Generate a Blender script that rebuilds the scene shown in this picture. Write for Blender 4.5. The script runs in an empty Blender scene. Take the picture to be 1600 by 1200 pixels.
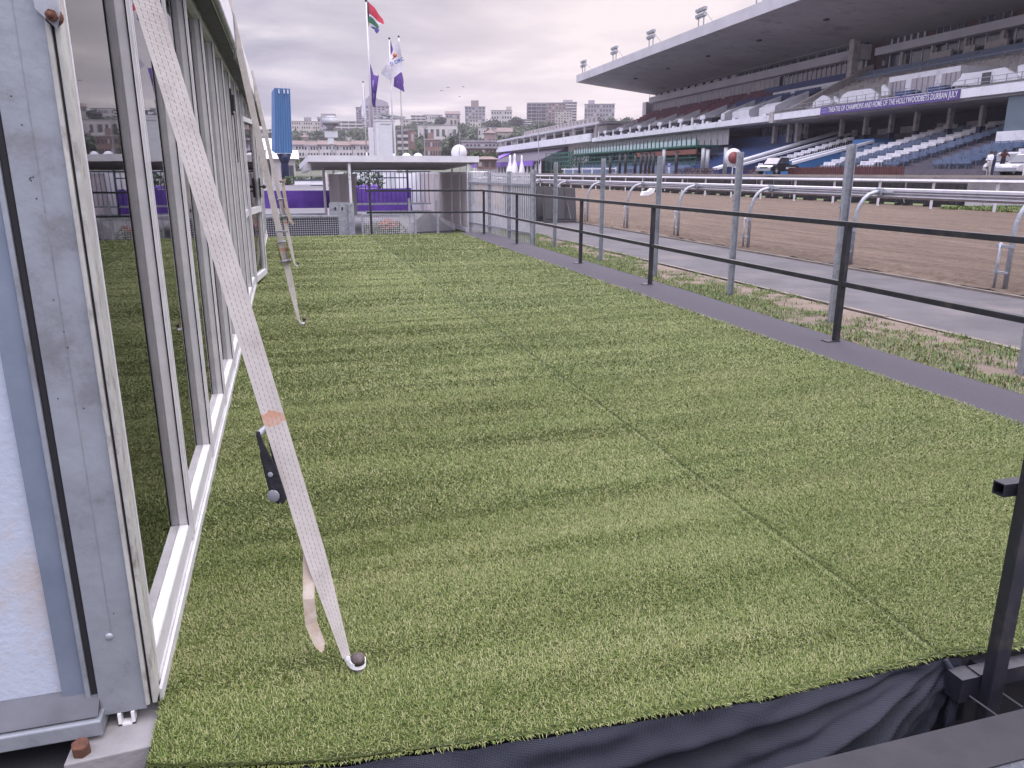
import bpy, math, random
import numpy as np
from mathutils import Vector, Matrix, noise
random.seed(7); np.random.seed(7)
R=math.radians; PI=math.pi
scn=bpy.context.scene; col=scn.collection
# ---------------------------------------------------------------- camera
FPX=1200.; HOR=269.; VPX=441.; CH=1.5
th=math.atan((600-HOR)/FPX); fp=FPX/math.cos(th); yaw=math.atan((VPX-800)/fp)
cd=bpy.data.cameras.new('camera'); cam=bpy.data.objects.new('camera',cd); col.objects.link(cam)
cd.sensor_fit='HORIZONTAL'; cd.sensor_width=36; cd.lens=36*FPX/1600; cd.clip_end=6000; cd.clip_start=.05
cam.location=(0,0,CH); cam.rotation_euler=(PI/2-th,0,yaw)
scn.camera=cam
# ---------------------------------------------------------------- world and sun
SUN_AZ=R(24); SUN_EL=R(36)      # azimuth clockwise from +Y
w=bpy.data.worlds.new('World'); scn.world=w; w.use_nodes=True
nt=w.node_tree; nt.nodes.clear()
def N(nt,t,**k):
    n=nt.nodes.new(t)
    for a,b in k.items():
        if a=='i':
            for x,y in b.items(): n.inputs[x].default_value=y
        else: setattr(n,a,b)
    return n
def L(nt,a,b): nt.links.new(a,b)
def math_(nt,op,a,b=None,c=None,clamp=False):
    n=nt.nodes.new('ShaderNodeMath'); n.operation=op; n.use_clamp=clamp
    for i,v in enumerate((a,b,c)):
        if v is None: continue
        if isinstance(v,(int,float)): n.inputs[i].default_value=v
        else: nt.links.new(v,n.inputs[i])
    return n.outputs[0]
def ramp(nt,fac,stops,interp='LINEAR'):
    n=nt.nodes.new('ShaderNodeValToRGB'); cr=n.color_ramp; cr.interpolation=interp
    while len(cr.elements)<len(stops): cr.elements.new(.5)
    for e,(p,c) in zip(cr.elements,stops): e.position=p; e.color=(*c,1) if len(c)==3 else c
    nt.links.new(fac,n.inputs[0]); return n.outputs[0]
def mixc(nt,f,a,b,bt='MIX'):
    n=nt.nodes.new('ShaderNodeMix'); n.data_type='RGBA'; n.blend_type=bt
    for i,v in ((0,f),(6,a),(7,b)):
        if isinstance(v,(int,float)): n.inputs[i].default_value=v
        elif isinstance(v,tuple): n.inputs[i].default_value=(*v,1) if len(v)==3 else v
        else: nt.links.new(v,n.inputs[i])
    return n.outputs[2]
sky=N(nt,'ShaderNodeTexSky',sky_type='NISHITA'); sky.sun_disc=False; sky.sun_elevation=SUN_EL; sky.sun_rotation=SUN_AZ
sky.air_density=1.2; sky.dust_density=2.
bg1=N(nt,'ShaderNodeBackground',i={'Strength':.05}); L(nt,sky.outputs[0],bg1.inputs[0])
tc=N(nt,'ShaderNodeTexCoord'); sx=N(nt,'ShaderNodeSeparateXYZ'); L(nt,tc.outputs['Generated'],sx.inputs[0])
zc=math_(nt,'MAXIMUM',sx.outputs[2],0.); den=math_(nt,'ADD',zc,.09)
cx=math_(nt,'DIVIDE',sx.outputs[0],den); cy=math_(nt,'DIVIDE',sx.outputs[1],den)
cb=N(nt,'ShaderNodeCombineXYZ'); L(nt,cx,cb.inputs[0]); L(nt,cy,cb.inputs[1])
n1=N(nt,'ShaderNodeTexNoise',i={'Scale':.95,'Detail':8.,'Roughness':.52,'Distortion':.25}); L(nt,cb.outputs[0],n1.inputs['Vector'])
mp=N(nt,'ShaderNodeMapping',i={'Location':(5.3,2.1,3.)}); L(nt,cb.outputs[0],mp.inputs[0])
n2=N(nt,'ShaderNodeTexNoise',i={'Scale':.3,'Detail':4.,'Roughness':.5}); L(nt,mp.outputs[0],n2.inputs['Vector'])
f=math_(nt,'ADD',math_(nt,'MULTIPLY',n1.outputs[0],.65),math_(nt,'MULTIPLY',n2.outputs[0],.35))
cl=ramp(nt,f,[(.39,(.32,.315,.41)),(.455,(.44,.425,.52)),(.515,(.62,.58,.65)),(.575,(.92,.85,.87))])
# warm pink glow low above the hidden sun
sd_=(math.sin(SUN_AZ),math.cos(SUN_AZ),math.tan(R(7)))
dp=N(nt,'ShaderNodeVectorMath',operation='DOT_PRODUCT'); L(nt,tc.outputs['Generated'],dp.inputs[0]); dp.inputs[1].default_value=sd_
glow=math_(nt,'POWER',math_(nt,'MAXIMUM',dp.outputs['Value'],0.),26.)
glow=math_(nt,'MULTIPLY',glow,.55,clamp=True)
cl=mixc(nt,glow,cl,(.98,.84,.83))
# overcast dome: brighter towards the zenith
zen=math_(nt,'ADD',1.,math_(nt,'MULTIPLY',math_(nt,'MAXIMUM',math_(nt,'SUBTRACT',zc,.2),0.),11.))
cl2=nt.nodes.new('ShaderNodeVectorMath'); cl2.operation='SCALE'; L(nt,cl,cl2.inputs[0]); L(nt,zen,cl2.inputs['Scale'])
bg2=N(nt,'ShaderNodeBackground',i={'Strength':.92}); L(nt,cl2.outputs[0],bg2.inputs[0])
ad=N(nt,'ShaderNodeMixShader',i={'Fac':.88}); L(nt,bg1.outputs[0],ad.inputs[1]); L(nt,bg2.outputs[0],ad.inputs[2])
wo=N(nt,'ShaderNodeOutputWorld'); L(nt,ad.outputs[0],wo.inputs[0])
ld=bpy.data.lights.new('sun','SUN'); ld.energy=.6; ld.angle=R(14); ld.color=(1,.93,.88)
lo=bpy.data.objects.new('sun',ld); col.objects.link(lo)
lo.rotation_euler=(PI/2-SUN_EL,0,PI-SUN_AZ)
scn.view_settings.view_transform='Standard'; scn.view_settings.look='None'; scn.view_settings.gamma=1
scn.view_settings.exposure=0.18
# ---------------------------------------------------------------- pixel -> place helpers (photo pixels, 1600x1200)
_a=-yaw
fw=Vector((math.sin(_a),math.cos(_a),0)); rt=Vector((math.cos(_a),-math.sin(_a),0)); UP=Vector((0,0,1)); C0=Vector((0,0,CH))
def ray(px,py): return (fw*math.cos(th)-UP*math.sin(th))*FPX+rt*(px-800)-(fw*math.sin(th)+UP*math.cos(th))*(py-600)
def at(px,py,z=0.): v=ray(px,py); return C0+v*((z-CH)/v.z)
def atY(px,py,Y): v=ray(px,py); return C0+v*(Y/v.y)
SA=math.atan((520-800)/fp)-yaw
sd=Vector((math.sin(SA),math.cos(SA),0)); td=Vector((math.cos(SA),-math.sin(SA),0))
def atT(px,py,t): v=ray(px,py); q=v*(t/v.dot(td)); return q.dot(sd),q.z+CH      # -> s,z on the plane t
def ST(s,t,z): return sd*s+td*t+UP*z
# ---------------------------------------------------------------- objects
def tag(o,label=None,cat=None,group=None,kind=None):
    if label: o['label']=label
    if cat: o['category']=cat
    if group: o['group']=group
    if kind: o['kind']=kind
    return o
def thing(name,label,cat,loc=(0,0,0),rz=0,group=None):
    o=bpy.data.objects.new(name,None); col.objects.link(o); o.location=loc; o.rotation_euler=(0,0,rz); o.empty_display_size=.1
    return tag(o,label,cat,group)
class MB:
    def __init__(s,off=(0,0,0)): s.v=[]; s.f=[]; s.m=[]; s.o=Vector(off); s.mi=0; s.sm=[]; s.smooth=False; s.st=[]
    def add(s,vs,fs):
        b=len(s.v); s.st.append(b); s.v+=[tuple(Vector(p)-s.o) for p in vs]
        for f in fs: s.f.append(tuple(b+i for i in f)); s.m.append(s.mi); s.sm.append(s.smooth)
    def box(s,x0,x1,y0,y1,z0,z1):
        s.add([(x,y,z) for z in (z0,z1) for y in (y0,y1) for x in (x0,x1)],[(0,2,3,1),(4,5,7,6),(0,1,5,4),(2,6,7,3),(0,4,6,2),(1,3,7,5)])
    def bar(s,p,q,w,h,up=(0,0,1)):
        p=Vector(p);q=Vector(q);d=(q-p).normalized();u=Vector(up)
        if abs(d.dot(u))>.98: u=Vector((0,1,0))
        a=d.cross(u).normalized()*w/2; b=a.cross(d).normalized()*h/2
        s.add([p-a-b,p+a-b,p+a+b,p-a+b,q-a-b,q+a-b,q+a+b,q-a+b],[(0,1,2,3),(7,6,5,4),(0,4,5,1),(1,5,6,2),(2,6,7,3),(3,7,4,0)])
    def tube(s,pts,r,n=8,r1=None,cap=True):
        pts=[Vector(p) for p in pts]; rings=[]; k=len(pts)
        d0=(pts[1]-pts[0]).normalized(); a=d0.orthogonal().normalized()
        for i,p in enumerate(pts):
            d=(pts[min(i+1,k-1)]-pts[max(i-1,0)]).normalized(); a=(a-d*a.dot(d)).normalized(); b=d.cross(a)
            rr=r if r1 is None else r+(r1-r)*i/(k-1)
            rings.append([p+(a*math.cos(t)+b*math.sin(t))*rr for t in [2*PI*j/n for j in range(n)]])
        vs=[v for g in rings for v in g]; fs=[]
        for i in range(k-1):
            for j in range(n): fs.append((i*n+j,i*n+(j+1)%n,(i+1)*n+(j+1)%n,(i+1)*n+j))
        if cap: fs+= [tuple(range(n))[::-1],tuple((k-1)*n+j for j in range(n))]
        old=s.smooth; s.smooth=n>6; s.add(vs,fs); s.smooth=old
    def prism(s,poly,axis,a,b):   # poly in the two other axes
        def P(u,v,w): return {'x':(w,u,v),'y':(u,w,v),'z':(u,v,w)}[axis]
        n=len(poly); vs=[P(u,v,a) for u,v in poly]+[P(u,v,b) for u,v in poly]
        s.add(vs,[tuple(range(n)),tuple(range(2*n-1,n-1,-1))]+[(i,i+n,(i+1)%n+n,(i+1)%n) for i in range(n)])
    def poly(s,pts): s.add(pts,[tuple(range(len(pts)))])
    def dome(s,c,r,n=20,h=1.,full=False):
        c=Vector(c); k=8; vs=[];fs=[]
        a0=-PI/2 if full else 0
        for i in range(k+1):
            e=a0+(PI/2-a0)*i/k
            for j in range(n): vs.append(c+Vector((r*math.cos(e)*math.cos(2*PI*j/n),r*math.cos(e)*math.sin(2*PI*j/n),r*h*math.sin(e))))
        for i in range(k):
            for j in range(n): fs.append((i*n+j,i*n+(j+1)%n,(i+1)*n+(j+1)%n,(i+1)*n+j))
        s.smooth=True; s.add(vs,fs); s.smooth=False
    def pieces(s,name,mats,parent=None,**k):
        r=None; st=s.st+[len(s.v)]
        for i in range(len(s.st)):
            c=MB(); fs=[j for j,f in enumerate(s.f) if st[i]<=f[0]<st[i+1]]
            c.v=s.v[st[i]:st[i+1]]; c.f=[tuple(q-st[i] for q in s.f[j]) for j in fs]; c.m=[s.m[j] for j in fs]; c.sm=[s.sm[j] for j in fs]
            r=c.build(name,mats,parent,**k)
        return r
    def build(s,name,mats,parent=None,loc=None,rz=0,bevel=0,cls=None):
        me=bpy.data.meshes.new(name); me.from_pydata(s.v,[],s.f)
        if not isinstance(mats,(list,tuple)): mats=[mats]
        for m in mats: me.materials.append(m)
        me.polygons.foreach_set('material_index',s.m); me.polygons.foreach_set('use_smooth',s.sm); me.update()
        bmfix(me)
        o=bpy.data.objects.new(name,me); col.objects.link(o)
        if parent: o.parent=parent
        if loc is not None: o.location=loc
        o.rotation_euler.z=rz
        if bevel:
            b=o.modifiers.new('bevel','BEVEL'); b.width=bevel; b.segments=2; b.limit_method='ANGLE'
        return o
import bmesh
def bmfix(me):
    if len(me.polygons)>60000: return
    bm=bmesh.new(); bm.from_mesh(me); bmesh.ops.recalc_face_normals(bm,faces=bm.faces); bm.to_mesh(me); bm.free()
def copy_tree(o,parent=None):
    c=o.copy(); col.objects.link(c)
    if parent: c.parent=parent
    for ch in list(o.children): copy_tree(ch,c)
    return c
ORD=['first','second','third','fourth','fifth','sixth','seventh','eighth','ninth','tenth','eleventh','twelfth','thirteenth','fourteenth','fifteenth','sixteenth','seventeenth','eighteenth','nineteenth','twentieth','twenty-first','twenty-second','twenty-third','twenty-fourth','twenty-fifth','twenty-sixth','twenty-seventh','twenty-eighth','twenty-ninth','thirtieth','thirty-first','thirty-second','thirty-third','thirty-fourth','thirty-fifth','thirty-sixth']
# ---------------------------------------------------------------- materials
def S(r,g,b): return tuple(((c/255)/12.92 if c/255<=.04045 else ((c/255+.055)/1.055)**2.4) for c in (r,g,b))
def mat(name,c,c2=None,scale=4.,rough=.7,metal=0.,bump=0.,bscale=40.,stretch=(1,1,1),lo=.35,hi=.65,spec=.5,dirt=None,dscale=1.3):
    m=bpy.data.materials.new(name); m.use_nodes=True; t=m.node_tree; p=t.nodes['Principled BSDF']
    p.inputs['Roughness'].default_value=rough; p.inputs['Metallic'].default_value=metal; p.inputs['Specular IOR Level'].default_value=spec
    if c2 is None: c2=tuple(x*.82 for x in c)
    g=N(t,'ShaderNodeNewGeometry'); mpp=N(t,'ShaderNodeMapping'); mpp.inputs['Scale'].default_value=stretch; L(t,g.outputs['Position'],mpp.inputs[0])
    n=N(t,'ShaderNodeTexNoise',i={'Scale':scale,'Detail':7.,'Roughness':.6}); L(t,mpp.outputs[0],n.inputs['Vector'])
    cc=ramp(t,n.outputs[0],[(lo,c),(hi,c2)])
    if dirt:
        n3=N(t,'ShaderNodeTexNoise',i={'Scale':dscale,'Detail':9.,'Roughness':.7}); L(t,mpp.outputs[0],n3.inputs['Vector'])
        cc=mixc(t,ramp(t,n3.outputs[0],[(.52,(0,0,0)),(.7,(1,1,1))]),cc,dirt)
    L(t,cc,p.inputs['Base Color'])
    rr=math_(t,'ADD',math_(t,'MULTIPLY',n.outputs[0],.25),rough-.12,clamp=True); L(t,rr,p.inputs['Roughness'])
    if bump:
        nb=N(t,'ShaderNodeTexNoise',i={'Scale':bscale,'Detail':5.,'Roughness':.6}); L(t,mpp.outputs[0],nb.inputs['Vector'])
        b=N(t,'ShaderNodeBump',i={'Strength':min(1.,bump),'Distance':.4/bscale*max(1,bump)}); L(t,nb.outputs[0],b.inputs['Height']); L(t,b.outputs[0],p.inputs['Normal'])
    return m
M={}
M['alu']=mat('weathered_aluminium',(.36,.37,.40),(.25,.26,.29),6,.45,.35,.1,60,dirt=(.2,.19,.18),dscale=9)
M['aluface']=mat('tent_leg_aluminium',(.30,.33,.37),(.22,.24,.275),5,.5,.3,.15,30,dirt=(.17,.17,.18),dscale=5)
M['cream']=mat('oxidised_cream_aluminium',(.46,.47,.44),(.30,.30,.29),14,.6,.1,.3,60,stretch=(1,1,.4),dirt=(.14,.13,.12),dscale=22)
M['bluestrip']=mat('blue_grey_strip',(.15,.19,.26),(.21,.25,.32),3,.5,.3,.1,50)
M['frame']=mat('silver_frame',(.60,.60,.62),(.50,.50,.53),9,.42,.1,.05,80)
M['sill']=mat('white_sill',(.72,.72,.74),(.6,.6,.62),9,.4,0,0)
M['gasket']=mat('black_gasket',(.015,.015,.018),None,9,.7)
M['steelgalv']=mat('galvanised_steel',(.36,.38,.42),(.27,.29,.33),12,.5,.4,.1,60,dirt=(.2,.2,.22),dscale=6)
M['black']=mat('black_painted_steel',(.014,.015,.022),(.022,.022,.03),12,.42,.0,.15,60,dirt=(.05,.045,.045),dscale=8)
M['rust']=mat('rusty_steel',(.15,.06,.035),(.07,.035,.028),60,.85,.1,.9,150)
M['peg']=mat('worn_steel_peg',(.11,.085,.085),(.07,.055,.055),70,.6,.4,.6,150)
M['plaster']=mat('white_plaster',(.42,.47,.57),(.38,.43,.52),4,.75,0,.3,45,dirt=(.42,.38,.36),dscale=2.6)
M['fabric']=mat('white_pvc_fabric',(.70,.70,.74),(.62,.62,.67),2,.55,0,.1,10)
M['concrete']=mat('concrete',(.27,.26,.27),(.20,.195,.2),5,.85,0,.4,50,dirt=(.14,.135,.14),dscale=3)
M['dkpave']=mat('dark_kerb',(.024,.024,.030),(.017,.017,.022),6,.8,0,.5,80)
M['carpet']=mat('charcoal_border_carpet',(.062,.057,.070),(.043,.040,.051),60,.95,0,.8,200,lo=.3,hi=.7)
M['railalu']=mat('dull_rail_aluminium',(.40,.39,.42),(.33,.32,.35),6,.45,.2)
M['capdark']=mat('dark_rail_cap',(.085,.09,.11),(.06,.065,.08),6,.5,.2)
M['white']=mat('white_paint',(.62,.62,.66),(.52,.52,.57),3,.5,0,.05,30)
M['whitewall']=mat('white_render',(.76,.77,.82),(.68,.69,.75),.5,.7,0,.1,8,dirt=(.5,.5,.54),dscale=.7)
M['greyroof']=mat('grey_fascia',(.50,.50,.53),(.43,.43,.46),.3,.7)
M['soffit']=mat('concrete_soffit',(.30,.29,.29),(.24,.23,.235),.12,.85,dirt=(.15,.15,.15),dscale=.3)
M['brick']=mat('dark_brick',(.13,.07,.06),(.09,.05,.045),2,.85)
M['terrace']=mat('terrace_concrete',(.125,.115,.14),(.095,.088,.11),1.2,.9,dirt=(.07,.065,.08),dscale=2)
M['palestep']=mat('pale_terrace',(.46,.43,.42),(.37,.34,.34),1,.9,dirt=(.2,.19,.19),dscale=2)
M['blue']=mat('blue_paint',(.018,.045,.14),(.028,.06,.18),1,.5)
M['brightblue']=mat('bright_blue_paint',(.05,.16,.38),(.06,.2,.45),1,.5)
M['benchblue']=mat('blue_bench_paint',(.10,.14,.22),(.13,.18,.28),1,.5)
M['benchwhite']=mat('white_bench_paint',(.78,.78,.82),(.68,.68,.73),1,.5)
M['burg']=mat('burgundy_seat',(.10,.016,.04),(.15,.03,.06),2,.6)
M['seatblue']=mat('navy_seat',(.02,.035,.13),(.035,.06,.2),2,.6)
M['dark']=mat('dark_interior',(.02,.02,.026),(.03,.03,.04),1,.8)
M['purple']=mat('purple_cloth',(.09,.035,.26),(.065,.025,.20),2,.75,0,.3,6)
M['green']=mat('green_scaffold',(.015,.10,.07),(.02,.14,.09),2,.6)
M['orange']=mat('rusty_orange_board',(.20,.07,.04),(.12,.05,.035),2,.8)
M['navy']=mat('navy_paint',(.012,.022,.07),None,2,.5)
M['tower']=mat('blue_corrugated_sheet',(.055,.17,.38),(.04,.12,.29),3,.5,0,.1,8,stretch=(4,4,.15),dirt=(.1,.2,.36),dscale=1.)
M['blackplastic']=mat('black_plastic',(.012,.012,.016),(.022,.02,.026),6,.5,0,.4,20)
M['sign']=mat('pale_board',(.55,.58,.62),(.48,.51,.55),3,.6)
M['shedpanel']=mat('taupe_panel',(.66,.61,.61),(.58,.54,.54),2,.7,stretch=(1,1,.2))
M['tyre']=mat('tyre_rubber',(.015,.015,.015),None,9,.85)
M['carblack']=mat('black_car_paint',(.02,.022,.028),None,2,.2)
M['carwhite']=mat('white_car_paint',(.62,.62,.65),None,2,.3)
M['glassdark']=mat('dark_window_glass',(.03,.035,.045),(.06,.065,.08),.6,.12,spec=.8)
M['glassblind']=mat('window_with_blinds',(.42,.39,.42),(.33,.31,.34),1.1,.4)
M['red']=mat('red_paint',(.24,.06,.06),None,2,.5)
M['maroon']=mat('maroon_fence',(.10,.03,.03),(.07,.02,.02),2,.7)
M['skin']=mat('skin',(.16,.085,.055),None,9,.6)
M['lilac']=mat('lilac_shirt',(.25,.2,.5),None,9,.8)
M['webtail']=mat('soiled_cream_webbing',(.46,.41,.36),(.36,.29,.23),30,.8,0,.4,300)
def glass_pane():
    m=bpy.data.materials.new('window_pane'); m.use_nodes=True; t=m.node_tree; t.nodes.clear()
    fr=N(t,'ShaderNodeFresnel',i={'IOR':2.15}); tr=N(t,'ShaderNodeBsdfTransparent'); tr.inputs[0].default_value=(.42,.43,.42,1)
    g=N(t,'ShaderNodeBsdfGlossy',i={'Roughness':.015}); g.inputs[0].default_value=(.92,.92,.92,1)
    nb=N(t,'ShaderNodeTexNoise',i={'Scale':2.2,'Detail':1.}); ge=N(t,'ShaderNodeNewGeometry'); L(t,ge.outputs['Position'],nb.inputs['Vector'])
    b=N(t,'ShaderNodeBump',i={'Strength':.03,'Distance':.02}); L(t,nb.outputs[0],b.inputs['Height']); L(t,b.outputs[0],g.inputs['Normal'])
    mx=N(t,'ShaderNodeMixShader'); L(t,fr.outputs[0],mx.inputs[0]); L(t,tr.outputs[0],mx.inputs[1]); L(t,g.outputs[0],mx.inputs[2])
    o=N(t,'ShaderNodeOutputMaterial'); L(t,mx.outputs[0],o.inputs[0]); return m
M['pane']=glass_pane()
def uvmat(name,fn):
    m=bpy.data.materials.new(name); m.use_nodes=True; t=m.node_tree; p=t.nodes['Principled BSDF']; fn(t,p); return m
def webbing(t,p):   # u across 0..1, v metres along
    tcn=N(t,'ShaderNodeTexCoord'); s=N(t,'ShaderNodeSeparateXYZ'); L(t,tcn.outputs['UV'],s.inputs[0]); u,v=s.outputs[0],s.outputs[1]
    # four lines of dark stitches, broken into dashes
    d=math_(t,'ABSOLUTE',math_(t,'SUBTRACT',math_(t,'FRACT',math_(t,'SUBTRACT',math_(t,'MULTIPLY',u,5.),.0)),.0))
    d=math_(t,'MINIMUM',d,math_(t,'SUBTRACT',1.,d))
    line=math_(t,'LESS_THAN',d,.055)
    inside=math_(t,'MULTIPLY',math_(t,'GREATER_THAN',u,.12),math_(t,'LESS_THAN',u,.88))
    row=math_(t,'FLOOR',math_(t,'ADD',math_(t,'MULTIPLY',u,5.),.5))
    dash=math_(t,'LESS_THAN',math_(t,'FRACT',math_(t,'ADD',math_(t,'MULTIPLY',v,62.),math_(t,'MULTIPLY',row,.5))),.62)
    st=math_(t,'MULTIPLY',math_(t,'MULTIPLY',line,inside),dash)
    rib=math_(t,'ABSOLUTE',math_(t,'SINE',math_(t,'MULTIPLY',v,PI*330)))
    g=N(t,'ShaderNodeNewGeometry'); n=N(t,'ShaderNodeTexNoise',i={'Scale':11.,'Detail':6.,'Roughness':.65}); L(t,g.outputs['Position'],n.inputs['Vector'])
    base=ramp(t,n.outputs[0],[(.35,(.58,.55,.53)),(.6,(.49,.46,.44)),(.75,(.37,.32,.29))])
    base=mixc(t,math_(t,'MULTIPLY',math_(t,'SUBTRACT',1.,rib),.25),base,(.25,.24,.25))
    base=mixc(t,math_(t,'MULTIPLY',st,.8),base,(.10,.08,.10))
    # an orange stain across the webbing
    n4=N(t,'ShaderNodeTexNoise',i={'Scale':38.,'Detail':4.}); L(t,g.outputs['Position'],n4.inputs['Vector'])
    ds=math_(t,'ABSOLUTE',math_(t,'SUBTRACT',math_(t,'ADD',v,math_(t,'MULTIPLY',math_(t,'SUBTRACT',n4.outputs[0],.5),.06)),2.315))
    stn=math_(t,'MULTIPLY',math_(t,'LESS_THAN',ds,.016),math_(t,'ADD',.15,math_(t,'MULTIPLY',n4.outputs[0],.9)))
    base=mixc(t,stn,base,(.50,.19,.07))
    L(t,base,p.inputs['Base Color']); p.inputs['Roughness'].default_value=.8
    b=N(t,'ShaderNodeBump',i={'Strength':.6,'Distance':.0012}); L(t,math_(t,'SUBTRACT',rib,math_(t,'MULTIPLY',st,.6)),b.inputs['Height']); L(t,b.outputs[0],p.inputs['Normal'])
M['web']=uvmat('ratchet_webbing',webbing)
def turfsheet(t,p):
    g=N(t,'ShaderNodeNewGeometry'); mpn=N(t,'ShaderNodeMapping'); mpn.inputs['Scale'].default_value=(.8,3.2,1); L(t,g.outputs['Position'],mpn.inputs[0])
    n=N(t,'ShaderNodeTexNoise',i={'Scale':1.6,'Detail':6.,'Roughness':.6}); L(t,mpn.outputs[0],n.inputs['Vector'])
    n2_=N(t,'ShaderNodeTexNoise',i={'Scale':90.,'Detail':3.,'Roughness':.6}); L(t,g.outputs['Position'],n2_.inputs['Vector'])
    c=ramp(t,n.outputs[0],[(.38,(.07,.105,.014)),(.62,(.12,.15,.034))])
    c=mixc(t,ramp(t,n2_.outputs[0],[(.35,(0,0,0)),(.65,(1,1,1))]),c,(.03,.045,.012)); L(t,c,p.inputs['Base Color']); p.inputs['Roughness'].default_value=.9
    b=N(t,'ShaderNodeBump',i={'Strength':1.,'Distance':.02}); L(t,n2_.outputs[0],b.inputs['Height']); L(t,b.outputs[0],p.inputs['Normal'])
M['turf']=uvmat('artificial_turf_backing',turfsheet)
def blades(cols,sc=1.):
    def f(t,p):
        g=N(t,'ShaderNodeNewGeometry'); mpn=N(t,'ShaderNodeMapping'); mpn.inputs['Scale'].default_value=(.7,2.6,1); L(t,g.outputs['Position'],mpn.inputs[0])
        n=N(t,'ShaderNodeTexNoise',i={'Scale':1.1*sc,'Detail':6.,'Roughness':.6}); L(t,mpn.outputs[0],n.inputs['Vector'])
        k=math_(t,'ADD',math_(t,'MULTIPLY',g.outputs['Random Per Island'],.55),math_(t,'MULTIPLY',n.outputs[0],.45))
        L(t,ramp(t,k,cols),p.inputs['Base Color']); p.inputs['Roughness'].default_value=.5; p.inputs['Specular IOR Level'].default_value=.35
        p.inputs['Subsurface Weight'].default_value=0
    return f
M['blade']=uvmat('artificial_grass_blades',blades([(.2,(.078,.122,.020)),(.42,(.132,.176,.038)),(.58,(.200,.226,.078)),(.78,(.31,.31,.15))]))
M['vergeblade']=uvmat('verge_grass',blades([(.25,(.055,.12,.022)),(.5,(.10,.17,.035)),(.74,(.22,.20,.09))],.6))
def dirt(t,p):
    g=N(t,'ShaderNodeNewGeometry'); mpn=N(t,'ShaderNodeMapping'); mpn.inputs['Scale'].default_value=(2.6,.22,1); L(t,g.outputs['Position'],mpn.inputs[0])
    n=N(t,'ShaderNodeTexNoise',i={'Scale':1.3,'Detail':8.,'Roughness':.62}); L(t,mpn.outputs[0],n.inputs['Vector'])
    n2_=N(t,'ShaderNodeTexNoise',i={'Scale':7.,'Detail':9.,'Roughness':.75}); L(t,g.outputs['Position'],n2_.inputs['Vector'])
    c=ramp(t,n.outputs[0],[(.35,(.100,.070,.050)),(.52,(.142,.102,.074)),(.65,(.195,.142,.104))])
    c=mixc(t,ramp(t,n2_.outputs[0],[(.38,(.8,.8,.8)),(.53,(0,0,0))]),c,(.085,.05,.035)); L(t,c,p.inputs['Base Color']); p.inputs['Roughness'].default_value=.95
    b=N(t,'ShaderNodeBump',i={'Strength':1.,'Distance':.14}); L(t,n2_.outputs[0],b.inputs['Height']); L(t,b.outputs[0],p.inputs['Normal'])
M['dirt']=uvmat('sand_track',dirt)
M['asphalt']=mat('asphalt_path',(.085,.079,.086),(.062,.058,.065),1.2,.88,0,.6,90,dirt=(.115,.103,.10),dscale=.8)
M['soil']=mat('sandy_soil',(.165,.125,.098),(.115,.088,.068),5,.95,0,.9,30,dirt=(.15,.125,.09),dscale=4)
M['grasssheet']=mat('mown_grass',(.075,.13,.03),(.11,.16,.045),2,.95,0,.8,12)
M['ground']=mat('ground_tarmac',(.13,.125,.14),(.10,.095,.11),.5,.9)
M['apron']=mat('apron_concrete',(.24,.22,.22),(.18,.165,.17),.4,.9,dirt=(.13,.12,.13),dscale=.7)
M['foliage']=mat('tree_foliage',(.04,.065,.028),(.075,.105,.045),.25,.85)
M['foliage2']=mat('dark_foliage',(.025,.04,.022),(.05,.065,.035),.4,.85)
M['trunk']=mat('bark',(.09,.07,.055),None,3,.9)
M['hill']=mat('hillside_ground',(.05,.065,.035),(.08,.085,.055),.05,.95)
# ================================================================ GROUND
def struct(mb,name,m,**k): return tag(mb.build(name,m,**k),kind='structure')
b=MB(); b.add([(-3000,-300,-.32),(3000,-300,-.32),(3000,4500,-.32),(-3000,4500,-.32)],[(0,1,2,3)]); struct(b,'ground',M['ground'])
def sheet(name,m,pts,z): 
    b=MB(); b.poly([(x,y,z) for x,y in pts]); return struct(b,name,m)
sheet('asphalt_path',M['asphalt'],[(7.35,-6),(10.35,-6),(10.2,60),(8.6,120),(6.6,120),(7.1,24),(7.2,12)],-.3)
b=MB()
for i in range(16):
    y0=-4+i*2.; b.box(10.36,10.44,y0+.006,y0+1.994,-.32,-.268+random.uniform(-.006,.006))
for i in range(12): 
    y0=-4+i*2.; b.box(7.27,7.34,y0+.006,y0+1.994,-.32,-.285+random.uniform(-.006,.006))
struct(b,'path_kerb',mat('dirty_kerb',(.20,.17,.145),(.13,.11,.095),5,.9,0,.4,60))
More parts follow.
